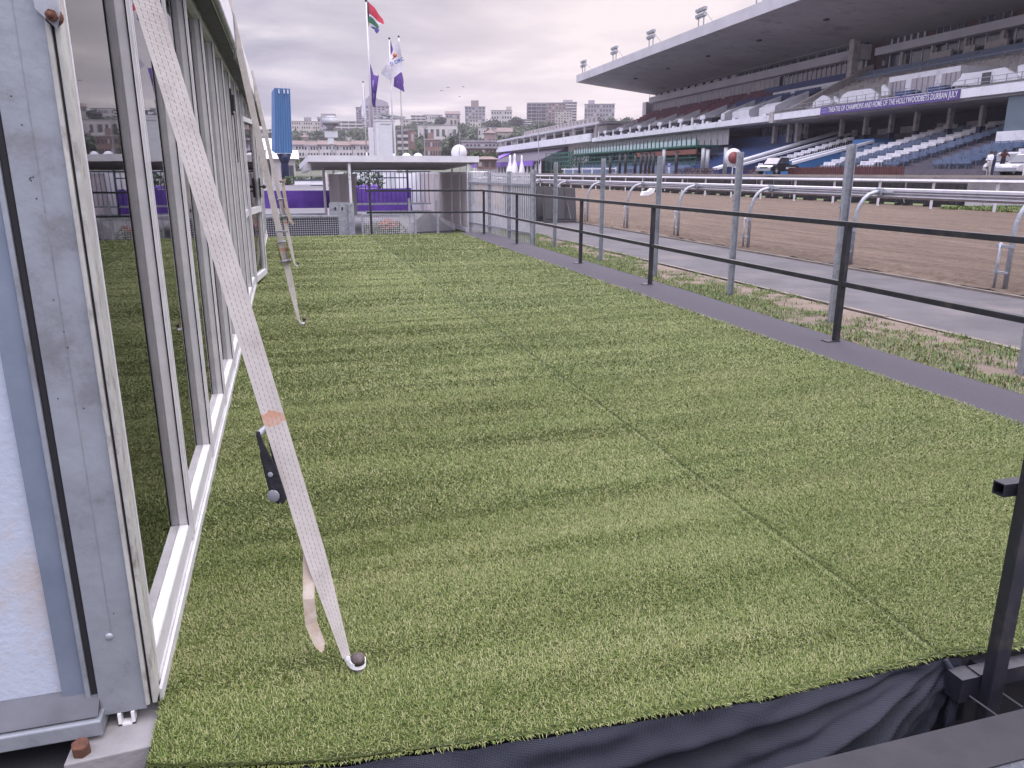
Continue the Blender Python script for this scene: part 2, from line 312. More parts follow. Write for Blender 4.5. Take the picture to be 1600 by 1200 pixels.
# sand track with real bumps near the inner rail
def vnoise(x,y,seed=0,p=256):
    rs=np.random.RandomState(seed); g=rs.rand(p,p); xi=np.floor(x).astype(int); yi=np.floor(y).astype(int); fx=x-xi; fy=y-yi
    fx=fx*fx*(3-2*fx); fy=fy*fy*(3-2*fy); a=g[xi%p,yi%p]; b_=g[(xi+1)%p,yi%p]; c=g[xi%p,(yi+1)%p]; d=g[(xi+1)%p,(yi+1)%p]
    return (a*(1-fx)+b_*fx)*(1-fy)+(c*(1-fx)+d*fx)*fy
def grid(name,m,xs,ys,hf,kind='structure'):
    X,Y=np.meshgrid(xs,ys,indexing='ij'); Z=hf(X,Y); v=np.stack([X,Y,Z],-1).reshape(-1,3)
    nx,ny=len(xs),len(ys); i=np.arange(nx-1)[:,None]*ny+np.arange(ny-1)[None,:]
    f=np.stack([i,i+ny,i+ny+1,i+1],-1).reshape(-1,4)
    me=bpy.data.meshes.new(name); me.vertices.add(len(v)); me.vertices.foreach_set('co',v.ravel())
    me.loops.add(f.size); me.loops.foreach_set('vertex_index',f.ravel()); me.polygons.add(len(f))
    me.polygons.foreach_set('loop_start',np.arange(0,f.size,4)); me.polygons.foreach_set('loop_total',np.full(len(f),4)); me.polygons.foreach_set('use_smooth',np.ones(len(f),bool))
    me.update(); me.validate(); me.materials.append(m); o=bpy.data.objects.new(name,me); col.objects.link(o); return tag(o,kind=kind)
def trackh(X,Y):
    z=-.300+.030*vnoise(X*4,Y*3.2,3)+.03*vnoise(X*1.1,Y*.6,4)*np.clip((X-10.4)/1.,0,1)
    e=np.exp(-((X-11.0)/.55)**2); z+=e*(.07*vnoise(X*4,Y*3.3,5)+.055*vnoise(X*9,Y*8,6)); return z
xs=np.concatenate([np.arange(10.44,14,.09),np.arange(14,34.5,.8)]); ys=np.concatenate([np.arange(5,34,.09),np.arange(34,260,4.)])
grid('sand_track',M['dirt'],xs,ys,trackh)
sheet('grass_strip',M['grasssheet'],[(31.7,-10),(36.5,-10),(36.5,200),(34,260),(34,33),(31.7,32.2)],-.27)
sheet('verge_soil',M['soil'],[(5.0,-6),(7.27,-6),(7.27,12),(7.18,24),(5.0,24)],-.3)
# ---------------------------------------------------------------- deck
FE=[(-.46,1.885),(-.42,1.87),(-.02,1.765),(.49,1.715),(1.28,1.675),(1.95,1.69),(2.2,1.66),(4.98,1.60)]
def fedge(x):
    return np.interp(x,[p[0] for p in FE],[p[1] for p in FE])
b=MB(); b.prism([(-.47,1.92),(.0,1.80),(1.2,1.70),(4.98,1.64),(5.0,19.9),(-.47,19.9)],'z',-.29,-.034)
struct(b,'deck_base',M['dkpave'])
def turfh(X,Y):
    z=-.016+.011*vnoise(X*.8+3,Y*3.2,11)+.008*vnoise(X*1.6,Y*7.5,12)
    z+=.010*np.exp(-((X-1.90)/.02)**2)*(Y>1)+.0-.018*np.exp(-((X-1.935)/.012)**2)
    z+=.010*np.exp(-((Y-13.75)/.03)**2)*(X>1.93)
    return z
xs=np.concatenate([np.arange(-.46,1.85,.07),np.arange(1.85,2.0,.012),np.arange(2.0,4.31,.07)])
o=grid('artificial_turf',M['turf'],xs,np.concatenate([[0],np.arange(.03,1.,.03)])if 0 else np.arange(1.6,19.75,.05),turfh)
me=o.data; co=np.empty(len(me.vertices)*3); me.vertices.foreach_get('co',co); co=co.reshape(-1,3)
fe=fedge(co[:,0]); k=co[:,1]<fe; co[k,1]=fe[k]; me.vertices.foreach_set('co',co.ravel()); me.update()
seam=grid('turf_seam',mat('dark_seam_tape',(.035,.050,.014),(.05,.07,.02),30,.9),np.array([1.920,1.933,1.946]),np.arange(1.69,19.75,.05),lambda X,Y: turfh(X*0+1.90,Y)*0+turfh(X,Y)+.003)
seam=grid('turf_seam',mat('dark_cross_seam_tape',(.035,.050,.014),(.05,.07,.02),30,.9),np.arange(1.95,4.3,.07),np.array([13.72,13.75,13.78]),lambda X,Y: turfh(X,Y)+.003)
# charcoal carpet border along the right of the turf
b=MB(); b.poly([(4.28,1.6,-.016),(4.86,1.6,-.016),(4.95,6,-.016),(5.05,9,-.016),(5.06,19.9,-.016),(4.28,19.9,-.016)]); b.poly([(5.06,9,-.016),(5.06,9,-.3),(5.06,19.9,-.3),(5.06,19.9,-.016)]); b.poly([(4.86,1.6,-.016),(4.86,1.6,-.3),(4.95,6,-.3),(4.95,6,-.016)]); b.poly([(4.95,6,-.016),(4.95,6,-.3),(5.06,9,-.3),(5.06,9,-.016)])
struct(b,'border_carpet',M['carpet'])
# ---------------------------------------------------------------- blades (stuff)
def blade_mesh(name,m,x,y,z,length,width,leanaz,lean,label=None):
    n=len(x); rs=np.random.RandomState(5)
    az=leanaz; dx,dy=np.cos(az),np.sin(az); px,py=-dy,dx
    l=length; h=l*np.cos(lean); r=l*np.sin(lean)
    base=np.stack([x,y,z],-1); sidev=np.stack([px,py,np.zeros(n)],-1)*(width/2)[:,None]
    d=np.stack([dx,dy,np.zeros(n)],-1)
    tw=rs.uniform(-.5,.5,n); sv2=np.stack([px+dx*tw,py+dy*tw,rs.uniform(-.3,.3,n)],-1)*(width/2)[:,None]
    mid=base+d*(r*.38)[:,None]+np.array([0,0,1.])*(h*.62)[:,None]
    tip=base+d*r[:,None]+np.array([0,0,1.])*(h*rs.uniform(.75,1.,n))[:,None]
    V=np.empty((n,5,3)); V[:,0]=base-sidev; V[:,1]=base+sidev; V[:,2]=mid+sv2; V[:,3]=mid-sv2; V[:,4]=tip
    i=np.arange(n)*5; lv=np.stack([i,i+1,i+2,i+3,i+3,i+2,i+4],-1).ravel()
    me=bpy.data.meshes.new(name); me.vertices.add(5*n); me.vertices.foreach_set('co',V.ravel()); me.loops.add(7*n); me.loops.foreach_set('vertex_index',lv.astype(np.int32))
    me.polygons.add(2*n); ls=np.stack([np.arange(n)*7,np.arange(n)*7+4],-1).ravel(); lt=np.tile([4,3],n); me.polygons.foreach_set('loop_start',ls.astype(np.int32)); me.polygons.foreach_set('loop_total',lt.astype(np.int32))
    me.update(); me.materials.append(m); o=bpy.data.objects.new(name,me); col.objects.link(o); return tag(o,label,kind='stuff')
rs=np.random.RandomState(21); XX=[];YY=[];WW=[]
for (y0,y1,den,wd) in [(1.6,3.2,48000,.0023),(3.2,5.2,24000,.0031),(5.2,8.2,10000,.0046),(8.2,13,4200,.0066),(13,19.75,2200,.0095)]:
    n=int((y1-y0)*4.77*den); x=rs.uniform(-.46,4.31,n); y=rs.uniform(y0,y1,n)
    px_=x/y
    keep=(y>fedge(x)-.004)&(px_<1.16+.5/y)
    XX.append(x[keep]);YY.append(y[keep]);WW.append(np.full(keep.sum(),wd))
XX=np.concatenate(XX);YY=np.concatenate(YY);WW=np.concatenate(WW); n=len(XX)
keep=(np.abs(XX-1.933)>(.009+WW*2.4)*rs.uniform(.7,1.1,n))&((np.abs(YY-13.75)>.02)|(XX<1.93)); XX=XX[keep];YY=YY[keep];WW=WW[keep]; n=len(XX)
fld=vnoise(XX*.5,YY*2.3,31)*.3+vnoise(XX*.8,YY*9.5,32)*.7      # patches brushed one way or the other
pr_=np.clip((fld-.5)*1.25+.5+np.where(XX>1.933,-.08,.10)+np.where((XX>1.933)&(YY>13.75),-.15,0),.12,.88); dirn=np.where(rs.rand(n)<pr_,PI/2,-PI/2)+np.where(XX>1.933,.7,-.25)
az=dirn+rs.normal(0,1.05,n); ln=rs.uniform(.012,.023,n)*(WW/.003)**.25
lean=np.clip(rs.normal(.85,.3,n),.1,1.4)
# blades along the front edge hang over it
ed=(YY-fedge(XX)<.012); az[ed]=-PI/2+rs.normal(0,.6,ed.sum()); lean[ed]=rs.uniform(1.,1.9,ed.sum())
blade_mesh('artificial_grass',M['blade'],XX,YY,turfh(XX,YY)-.002,ln,WW,az,lean,'green artificial grass blades covering the long deck')
# verge grass
n=150000; x=rs.uniform(4.98,7.28,n); y=rs.uniform(3.5,24,n)**1.0
cov=vnoise(x*1.6,y*1.1,41)*.4+vnoise(x*6,y*5,42)*.4+rs.rand(n)*.2+.16-np.clip((x-5.7)/1.2,0,1)*.38
keep=cov>.40; x=x[keep];y=y[keep]; n=len(x)
blade_mesh('verge_grass',M['vergeblade'],x,y,np.full(n,-.30),rs.uniform(.02,.07,n),rs.uniform(.004,.008,n),rs.uniform(0,2*PI,n),np.clip(rs.normal(.7,.35,n),.1,1.4),'sparse green and dry grass on the sandy verge')
n=14000; x=rs.uniform(31.5,36.4,n); y=rs.uniform(18,32.,n)
blade_mesh('strip_grass',M['vergeblade'],x,y,np.full(n,-.26),rs.uniform(.08,.2,n),rs.uniform(.03,.06,n),rs.uniform(0,2*PI,n),rs.uniform(.1,.8,n),'green grass strip behind the white running rail')
# skirt: shade cloth hanging under the turf's front edge, gathered at the right
def skirt():
    me_v=[];me_f=[]; nx,nz=420,40
    for i in range(nx+1):
        x=-.44+(2.0+.44)*i/nx; g=max(0,(x-.9)/1.1)
        for j in range(nz+1):
            k=j/nz; ddx=max(.02,2.02-x); phi=math.atan2(.02+k*.27,ddx); fold=(math.sin(phi*26)+.5*math.sin(phi*61+1))*min(.030,ddx*.07)*min(1,k*2.5)+.02*math.sin(x*5.1+k*1.2)*k+.012*noise.noise(Vector((x*9,k*5,0)))
            xx=x - g*g*k*.22*(1 if x>1.2 else 1)*(-.2) 
            gath=max(0,(x-1.75)/.25); zz=-.018-k*(.27-.03*gath)
            me_v.append((xx,fedge(x)-.006-.03*k-fold*1.1-.012*math.sin(k*3),zz))
    for i in range(nx):
        for j in range(nz): a=i*(nz+1)+j; me_f.append((a,a+1,a+nz+2,a+nz+1))
    b=MB(); b.smooth=True; b.add(me_v,me_f); return b
def clothmat(t,p):
    g=N(t,'ShaderNodeNewGeometry'); wv=N(t,'ShaderNodeTexWave',i={'Scale':90.,'Distortion':2.}); wv.bands_direction='Z'; L(t,g.outputs['Position'],wv.inputs['Vector'])
    wx=N(t,'ShaderNodeTexWave',i={'Scale':70.,'Distortion':1.}); L(t,g.outputs['Position'],wx.inputs['Vector'])
    k=math_(t,'MULTIPLY',wv.outputs[1],wx.outputs[1]); L(t,ramp(t,k,[(0,(.008,.010,.018)),(.8,(.032,.038,.065))]),p.inputs['Base Color']); p.inputs['Roughness'].default_value=.75
    b=N(t,'ShaderNodeBump',i={'Strength':.5,'Distance':.003}); L(t,k,b.inputs['Height']); L(t,b.outputs[0],p.inputs['Normal'])
M['shade']=uvmat('woven_shade_cloth',clothmat)
o=tag(skirt().build('cloth_skirt',M['shade']),'dark blue woven cloth skirt hanging in folds under the turf edge','cloth')
b=MB(); b.tube([(1.935,1.675,-.012),(1.955,1.66,-.05),(1.965,1.645,-.12),(1.95,1.64,-.2),(1.955,1.64,-.28)],.008,8,.02); tie=b.build('gathered_corner',M['shade'],o)
# walkway and kerb in the near right corner
b=MB(); b.prism([(-4,-3),(8,-3),(8,1.44),(-4,1.36)],'z',-.31,-.006); struct(b,'walkway',mat('speckled_asphalt',(.10,.11,.125),(.045,.05,.06),120,.85,0,.8,150,lo=.3,hi=.7,dirt=(.15,.16,.17),dscale=160))
b=MB(); b.prism([(-4,1.22),(8,1.30),(8,1.452),(-4,1.372)],'z',-.3,.0); struct(b,'walkway_edge',M['dkpave'])
sheet('low_paving',M['dkpave'],[(-4,1.3),(-.44,1.3),(-.44,2.4),(-4,2.4)],-.10)
# tube of the deck frame under the turf at the right
b=MB(); b.box(2.0,4.9,1.60,1.65,-.085,-.03); b.box(2.05,2.10,1.66,2.4,-.085,-.04)
for x in (2.6,3.6,4.6): b.box(x,x+.05,1.60,1.65,-.3,-.085)
tag(b.build('deck_frame',M['black']),'black steel edge tube of the deck frame beside the near post','frame')
# ================================================================ MARQUEE
mq=thing('marquee','long white marquee with a silver framed glass wall beside the turf','marquee',(-.5,2.1,0))
def mb(root): return MB(off=root.location)
# tent leg at the corner
b=mb(mq); b.mi=0; b.box(-.607,-.487,2.10,2.19,.012,2.9); b.mi=1
b.box(-.627,-.610,2.112,2.19,.012,2.9)
b.mi=0; b.box(-.640,-.627,2.105,2.18,.012,2.9); b.mi=2
b.box(-.487,-.476,2.088,2.14,.03,2.9); b.box(-.470,-.458,2.094,2.15,.03,2.9); b.mi=1; b.box(-.4765,-.4695,2.10,2.13,.03,2.9)
leg=b.build('tent_leg',[M['aluface'],M['gasket'],M['cream']],mq,bevel=.0025)
b=mb(mq); b.box(-.5480,-.5473,2.0985,2.1005,.27,2.9)
groove=b.build('scribed_groove',M['alu'],leg); 
b=mb(mq)
for (x,z) in [(-.579,1.667),(-.567,1.605),(-.569,1.485),(-.566,1.488),(-.561,1.489),(-.5665,1.481),(-.561,1.44),(-.559,1.20),(-.548,1.12),(-.545,1.08),(-.53,.92),(-.585,.95),(-.535,.33)]:
    b.tube([(x,2.0985,z),(x,2.1015,z)],.0016,8)
hl=b.build('drilled_hole',M['gasket'],leg); hl['kind']='stuff'; del hl['kind']
b=MB(); b.dome((0,0,0),.011,16,.5); b.v=[(-.055+p[0],-p[2],p[1]+.26) for p in b.v]
b.build('rivet',M['steelgalv'],leg)
# bolt and shackle tab high on the leg
b=mb(mq); b.tube([(-.466,2.098,1.835),(-.466,2.055,1.835)],.0075,8); b.tube([(-.466,2.075,1.835),(-.466,2.062,1.835)],.013,6)
b.tube([(-.466,2.094,1.835),(-.466,2.088,1.835)],.019,14); b.build('bolt',M['rust'],leg)
b=mb(mq); b.prism([(-.50,1.85),(-.462,1.81),(-.452,1.84),(-.455,1.95),(-.50,1.95)],'y',2.080,2.088); b.build('tab_plate',M['steelgalv'],leg)
# white end wall, blue-grey strip, base rails, foot plate
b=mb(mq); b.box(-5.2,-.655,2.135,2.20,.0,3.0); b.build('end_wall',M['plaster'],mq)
b=mb(mq); b.box(-.700,-.642,2.118,2.134,.075,2.9); b.build('wall_strip',M['bluestrip'],mq,bevel=.002)
b=mb(mq); b.prism([(2.132,.092),(2.066,.046),(2.060,.040),(2.132,.040)],'x',-4.5,-.604); b.build('base_rail_cap',M['capdark'],mq,bevel=.002)
b=mb(mq); b.prism([(2.132,.036),(2.052,.034),(2.050,.028),(2.050,-.014),(2.132,-.014)],'x',-4.5,-.596); b.build('base_rail',M['aluface'],mq,bevel=.003)
b=mb(mq); b.prism([(-.68,1.975),(-.455,1.99),(-.455,2.4),(-.66,2.4)],'z',-.099,-.03); fp_=b.build('foot_plate',M['concrete'],mq,bevel=.004)
b=mb(mq); b.tube([(-.642,2.012,-.03),(-.642,2.006,.006)],.0245,6); b.build('hex_bolt',M['rust'],fp_,bevel=.004)
b=mb(mq); b.box(-.565,-.556,2.095,2.12,-.028,.012); b.box(-.530,-.521,2.095,2.12,-.028,.012); b.box(-.565,-.521,2.095,2.12,-.029,-.022); b.build('foot_bracket',M['sill'],fp_)
# glass wall of framed panels
def panel(y0,y1,x=-.5,z0=.055,z1=2.56,name='glass_panel',mid=None,rz=0,loc=None):
    o=Vector((x,y0,0)); W=y1-y0; fwid=.055; b=MB()
    def fr(ya,yb,za,zb,xa=-.035,xb=.035): b.mi=0; b.box(xa,xb,ya,yb,za,zb)
    fr(.0,fwid,z0,z1); fr(W-fwid,W,z0,z1); fr(fwid,W-fwid,z0,z0+.075); fr(fwid,W-fwid,z1-.06,z1)
    b.box(.0352,.043,.008,.022,z0,z1); b.box(.0352,.043,W-.022,W-.008,z0,z1)      # raised ribs of the profile
    b.mi=1; b.box(.0315,.0362,W-fwid-.004,W-fwid,z0+.075,z1-.06); b.box(.0015,.006,fwid,fwid+.005,z0+.075,z1-.06)
    b.mi=2; b.box(.0015,.0340,fwid+.006,W-fwid-.006,z0+.0755,z0+.082)
    if mid: b.mi=0; b.box(-.03,.035,fwid,W-fwid,mid,mid+.08)
    f_=b.build(name,[M['frame'],M['gasket'],M['sill']],mq,loc=o-Vector(mq.location),rz=rz)
    b=MB(); b.box(-.001,.001,fwid,W-fwid,z0+.06,z1-.05); b.build('pane',M['pane'],f_); return f_
ys=[2.15+i*.985 for i in range(19)]
for i in range(18):
    if i in (9,): continue
    panel(ys[i]+.004,ys[i+1]-.004,mid=.95 if i in (8,10) else None)
dr=panel(ys[9]+.01,ys[10]-.01,x=-.475,z0=.05,z1=2.2,name='door',mid=.95,rz=R(-7))
b=MB(); b.box(.036,.055,.86,.90,1.15,1.42); b.tube([(.055,.88,1.30),(.10,.88,1.30)],.012,8); b.dome((.105,.88,1.30),.028,12,1,True); b.build('handle',M['blackplastic'],dr)
b=mb(mq); b.box(-.53,-.462,2.2,20.0,-.0,.05); b.box(-.461,-.452,2.15,20.0,-.01,.035); b.build('bottom_channel',M['frame'],mq)
b=mb(mq); b.box(-.53,-.45,2.2,20.0,2.565,2.66); b.mi=1; b.box(-.449,-.36,2.2,20.0,2.545,2.575); b.build('eave_beam',[M['alu'],M['blackplastic']],mq)
b=mb(mq); b.box(-.47,-.45,9.0,9.09,2.08,2.34); b.box(-.45,-.43,9.01,9.08,2.12,2.28); b.tube([(-.445,9.04,2.1),(-.445,9.04,1.6)],.006,6); b.build('latch_block',M['blackplastic'],mq)
# roof bays: rolled pvc eave then slope
def bay(y0,y1):
    b=mb(mq); pr=[(-.355,2.56),(-.335,2.575),(-.325,2.61),(-.325,2.86),(-.34,2.93),(-.38,2.99),(-.48,3.05),(-4.5,4.6),(-8.6,3.0),(-8.6,2.6),(-8.58,2.6),(-8.55,2.95),(-4.5,4.55),(-.48,3.02),(-.4,2.96),(-.36,2.9),(-.35,2.84),(-.35,2.62)]
    b.smooth=False; b.prism(pr,'y',y0,y1); b.mi=1
    for yy in (y0-.02,): b.tube([(-.345,yy,2.5),(-.322,yy,2.6),(-.318,yy,2.87),(-.35,yy,2.96),(-.48,yy,3.06),(-4.5,yy,4.62)],.016,8)
    b.tube([(-.33,y0+.1,2.575),(-.33,y1-.1,2.575)],.022,8)
    return b.build('roof_bay',[M['fabric'],M['alu']],mq)
for y0,y1 in ((2.1,7.95),(8.05,13.15),(13.25,19.95)): bay(y0,y1)
for yy,n in ((8.0,1),(13.2,1),(19.99,1)):
    b=mb(mq); b.box(-.47,-.40,yy-.05,yy+.05,.03,2.56); 
b=mb(mq); b.box(-8.6,-.62,19.96,20.02,0,3.0); b.box(-8.65,-8.6,2.1,20,0,3.0); b.prism([(-8.6,3.0),(-.5,3.0),(-4.5,4.55)],'y',19.9,19.95); b.prism([(-8.6,3.0),(-.5,3.0),(-4.5,4.55)],'y',2.14,2.19); b.build('back_wall',M['shedpanel'],mq)
b=mb(mq); b.box(-8.6,-.54,2.2,19.9,-.05,.01); b.build('marquee_floor',M['dark'],mq)
# ---------------------------------------------------------------- ratchet straps
def ribbon(pts,wd,th_,m,name,parent=None,sides=None,v0=0.,off=(0,0,0)):
    off=Vector(off); pts=[Vector(p)-off for p in pts]; me=bpy.data.meshes.new(name); V=[];UVv=[];F=[]
    k=len(pts); v=v0; 
    for i,p in enumerate(pts):
        d=(pts[min(i+1,k-1)]-pts[max(i-1,0)]).normalized(); s=Vector(sides[i]) if sides else Vector((1,0,0)); s=(s-d*s.dot(d)).normalized(); nn=s.cross(d)
        ww=wd[i] if isinstance(wd,list) else wd
        if i: v+=(pts[i]-pts[i-1]).length
        for a,bb in ((-.5,-.5),(.5,-.5),(.5,.5),(-.5,.5)): V.append(p+s*ww*a+nn*th_*bb); UVv.append((a+.5,v))
    for i in range(k-1):
        for j in range(4): F.append((i*4+j,i*4+(j+1)%4,i*4+4+(j+1)%4,i*4+4+j))
    F+=[(3,2,1,0),tuple((k-1)*4+j for j in range(4))]
    me.from_pydata([tuple(q) for q in V],[],F); uv=me.uv_layers.new(name='UVMap')
    for l in me.loops: uv.data[l.index].uv=UVv[l.vertex_index]
    me.materials.append(m); me.update(); bmfix(me); o=bpy.data.objects.new(name,me); col.objects.link(o)
    if parent: o.parent=parent
    return o
def lerp(a,b,t): return Vector(a)*(1-t)+Vector(b)*t
def ratchet(root,c,d,s,nn,sc=1.,m='blackplastic',es=1.):
    # c centre, d along the strap (down), s sideways, nn outwards
    c=Vector(c); b=MB(off=root.location)
    P=lambda a,bb,e: c+d*a+s*bb+nn*(e*es)
    pl=[(-.02,-.012),(.10,-.022),(.135,-.026),(.150,0),(.135,.026),(.10,.024),(.0,.014)]
    for sg in (-1,1):
        vs=[P(a*sc,sg*.037,e*sc) for a,e in pl]+[P(a*sc,sg*.040,e*sc) for a,e in pl]; n=len(pl)
        b.add(vs,[tuple(range(n)),tuple(range(2*n-1,n-1,-1))]+[(i,i+n,(i+1)%n+n,(i+1)%n) for i in range(n)])
    o=b.build('ratchet_frame',M[m],root,bevel=.001)
    b=MB(off=root.location); pl=[(.135,-.03),(.15,-.005),(.13,.02),(.05,.025),(-.05,.018),(-.062,.012),(-.06,-.002),(-.03,-.004),(.06,-.028)]
    for sg in (-1,1):
        vs=[P(a*sc,sg*.0435,(e-.018)*sc) for a,e in pl]+[P(a*sc,sg*.0475,(e-.018)*sc) for a,e in pl]; n=len(pl)
        b.add(vs,[tuple(range(n)),tuple(range(2*n-1,n-1,-1))]+[(i,i+n,(i+1)%n+n,(i+1)%n) for i in range(n)])
    b.mi=1; b.tube([P(-.052*sc,-.046,-.01*sc),P(-.052*sc,.046,-.01*sc)],.0085*sc,12)
    b.tube([P(.118*sc,-.055,0),P(.118*sc,.052,0)],.0135*sc,12); b.tube([P(.118*sc,-.0575,0),P(.118*sc,-.0545,0)],.017*sc,12); b.tube([P(.06*sc,-.051,-.012),P(.06*sc,-.047,-.012)],.007*sc,10)
    b.build('ratchet_handle',[M[m],M['steelgalv']],root,bevel=.0008)
def strap(x0,y,top,label,web_from,m,rs_=1.,rust=False,stitch='web',xt=None,rat=.24):
    root=thing('ratchet_strap',label,'strap',(x0,y,0),0,'ratchet straps holding down the marquee')
    bot=Vector((x0-.031,y,.045)); topv=Vector(top)
    d=(bot-topv).normalized(); n=40; pts=[];wd=[];sd2=[]
    for i in range(n+1):
        t=i/n; p=lerp(topv,bot,t); p=p+Vector((0,-.006*math.sin(t*PI),0)); pts.append(p)
        z=p.z; wd.append(.060 if z>.38 else .060-.034*((.38-z)/.335)); a=0 if z>.9 else (.9-z)*.55; sd2.append((math.cos(a),math.sin(a)*.6,0))
    ribbon(pts,wd,.003,M['web'],'webbing',root,sd2,off=root.location)
    # loop round the peg
    lp=[]; 
    for i in range(17):
        a=PI*1.05+PI*1.35*i/16; lp.append((x0+.025*math.cos(a),y+.0+.025*math.sin(a)*.85,.026-.010*math.sin(i/16*PI)))
    ribbon([pts[-1]]+[Vector(q) for q in lp],.020,.005,M['benchwhite'],'webbing_loop',root,[(0,0,1)]*18,off=root.location)
    s=Vector((1,0,0)); s=(s-d*s.dot(d)).normalized(); nn=-s.cross(d) if s.cross(d).y>0 else s.cross(d)
    nn=Vector((0,1,0)); nn=(nn-d*nn.dot(d)).normalized(); s=d.cross(nn).normalized()
    if s.x<0: s=-s
    return root,d,s,nn,topv,bot
s1,d,s,nn,tp,bt=strap(.112,2.14,(-.525,2.29,3.10),'nearest wide white webbing strap with an orange stain, looped over a peg',0,'web')
tt=(tp.z-.745)/(tp.z-bt.z); c=lerp(tp,bt,tt)
c=c-s*.043+nn*.02; ratchet(s1,c,d,(nn*.93+s*.30).normalized(),(-s*.93+nn*.30).normalized(),1.08,es=.62)
b=[]; p0=lerp(tp,bt,(tp.z-.52)/(tp.z-bt.z))+nn*.012
ribbon([p0,p0+Vector((.006,.012,-.12)),Vector((-.018,2.13,.27)),Vector((-.016,2.125,.19)),Vector((.004,2.11,.125)),Vector((.010,2.10,.105))],[.034,.034,.034,.036,.032,.010],.002,M['webtail'],'strap_tail',s1,off=s1.location)
s2,d,s,nn,tp,bt=strap(.082,8.02,(-.36,8.02,3.05),'grey white strap with a rusty ratchet, halfway along the glass wall',0,'web')
c=lerp(tp,bt,(tp.z-.78)/(tp.z-bt.z)); ratchet(s2,c-nn*.04,d,s,-nn,1.1,'rust')
b=MB(off=s2.location); p=c-nn*.05; b.box(p.x-.06,p.x+.06,p.y-.02,p.y,p.z+.15,p.z+.17); b.build('ratchet_bar',M['steelgalv'],s2)
s3,d,s,nn,tp,bt=strap(.115,13.2,(-.34,13.2,3.0),'farthest cream strap with two dangling ends beyond the rusty ratchet',0,'web')
c=lerp(tp,bt,(tp.z-1.0)/(tp.z-bt.z)); ratchet(s3,c-nn*.03,d,s,-nn,1.6,'rust')
p0=c+Vector((0,-.05,.35))
ribbon([p0,p0+Vector((.09,-.02,.03)),p0+Vector((.05,0,-.05)),p0+Vector((.08,0,-.4)),p0+Vector((.13,0,-.62)),p0+Vector((.17,0,-.66))],.05,.004,M['webtail'],'strap_tail',s3,off=s3.location)
# pegs
def peg(x,y,label,h=.075,r=.0185):
    b=MB(); b.tube([(0,0,-.3),(0,0,h-.028)],r*.72,12); b.tube([(0,0,h-.028),(0,0,h-.006)],r,16); b.dome((0,0,h-.008),r,16,.45)
    return tag(b.build('ground_peg',M['peg'],loc=(x,y,0)),label,'peg','steel pegs anchoring the straps')
peg(.115,2.135,'worn round headed steel peg through the turf in the strap loop nearest the camera',.05,.0215)
peg(.105,8.02,'small steel peg at the foot of the strap halfway along the glass wall')
peg(.14,13.2,'steel peg at the foot of the farthest strap')
# ================================================================ HANDRAILS
hr=thing('handrail','black steel handrail along the right side and far end of the turf deck','handrail',(4.85,9.7,0))
PY=[2.2,5.88,9.77,12.48,16.35,19.3]
for y in PY:
    b=mb(hr); b.box(4.80,4.85,y-.025,y+.025,-.012,1.075); b.box(4.72,4.86,y-.03,y+.07,-.016,-.006) ; b.build('post',M['black'],hr,bevel=.002)
for z in (1.075,.545):
    b=mb(hr); 
    for a,c in zip([1.2]+PY[:-1],PY): b.box(4.853,4.893,a+.006,c-.0,z-.0,z+.04) if 0 else b.box(4.80,4.85,a+.027,c-.027,z-.045,z) 
    b.build('rail',M['black'],hr,bevel=.002)
    b=mb(hr); b.bar((4.80,19.32,z-.02),(1.95,19.85,z-.02),.045,.045); b.build('end_rail',M['black'],hr)
b=mb(hr); b.box(2.02,2.07,19.80,19.85,-.012,1.075); b.build('post',M['black'],hr)
# near post with open rail ends
np_=thing('steel_post','black square steel post with open rail stubs in the near right corner','post',(2.03,1.62,-.3))
b=mb(np_); b.box(2.003,2.058,1.56,1.598,-.3,1.9); b.build('upright',M['black'],np_,bevel=.003)
for z in (1.12,.578):
    b=mb(np_); x0,x1,y0,y1=1.965,2.10,1.605,1.645; t=.004
    b.box(x0,3.2,y0,y1,z,z+t); b.box(x0,3.2,y0,y1,z+.04-t,z+.04); b.box(x0,3.2,y0,y0+t,z+t,z+.04-t); b.box(x0,3.2,y1-t,y1,z+t,z+.04-t); b.build('rail_stub',M['black'],np_)
b=mb(np_); b.box(1.93,2.0,1.60,1.66,-.12,-.035); b.tube([(1.97,1.60,-.1),(2.0,1.52,-.12)],.004,6); b.tube([(2.08,1.60,-.1),(2.11,1.53,-.12)],.004,6); b.pieces('bracket',M['black'],np_)
# grey posts of the unfinished fence
GP=[(6.40,3.3),(6.44,5.28),(6.40,7.9),(6.36,10.18),(6.28,12.55),(6.28,15.07),(6.35,18.2)]
for i,(x,y) in enumerate(GP):
    zt=1.5+{0:.47,1:.36,2:.31,3:.28,4:.27,5:.27,6:.23}[i]
    b=MB(); b.mi=0
    b.box(-.045,.045,-.004,.004,0,zt+.3); b.box(-.045,-.038,.0041,.055,0,zt+.3); b.box(.038,.045,.0041,.055,0,zt+.3); b.box(-.045,-.0375,-.055,-.0041,0,zt+.3); b.box(.0375,.045,-.055,-.0041,0,zt+.3)
    for z in (.9,1.4): b.tube([(-.05,0,z),(-.075,0,z)],.008,6)
    tag(b.build('fence_post',M['steelgalv'],loc=(x,y,-.3),rz=R(-25)),'tall galvanised steel fence post on the verge, %s from the palisade fence'%ORD[6-i],'fence post','galvanised posts standing on the verge')
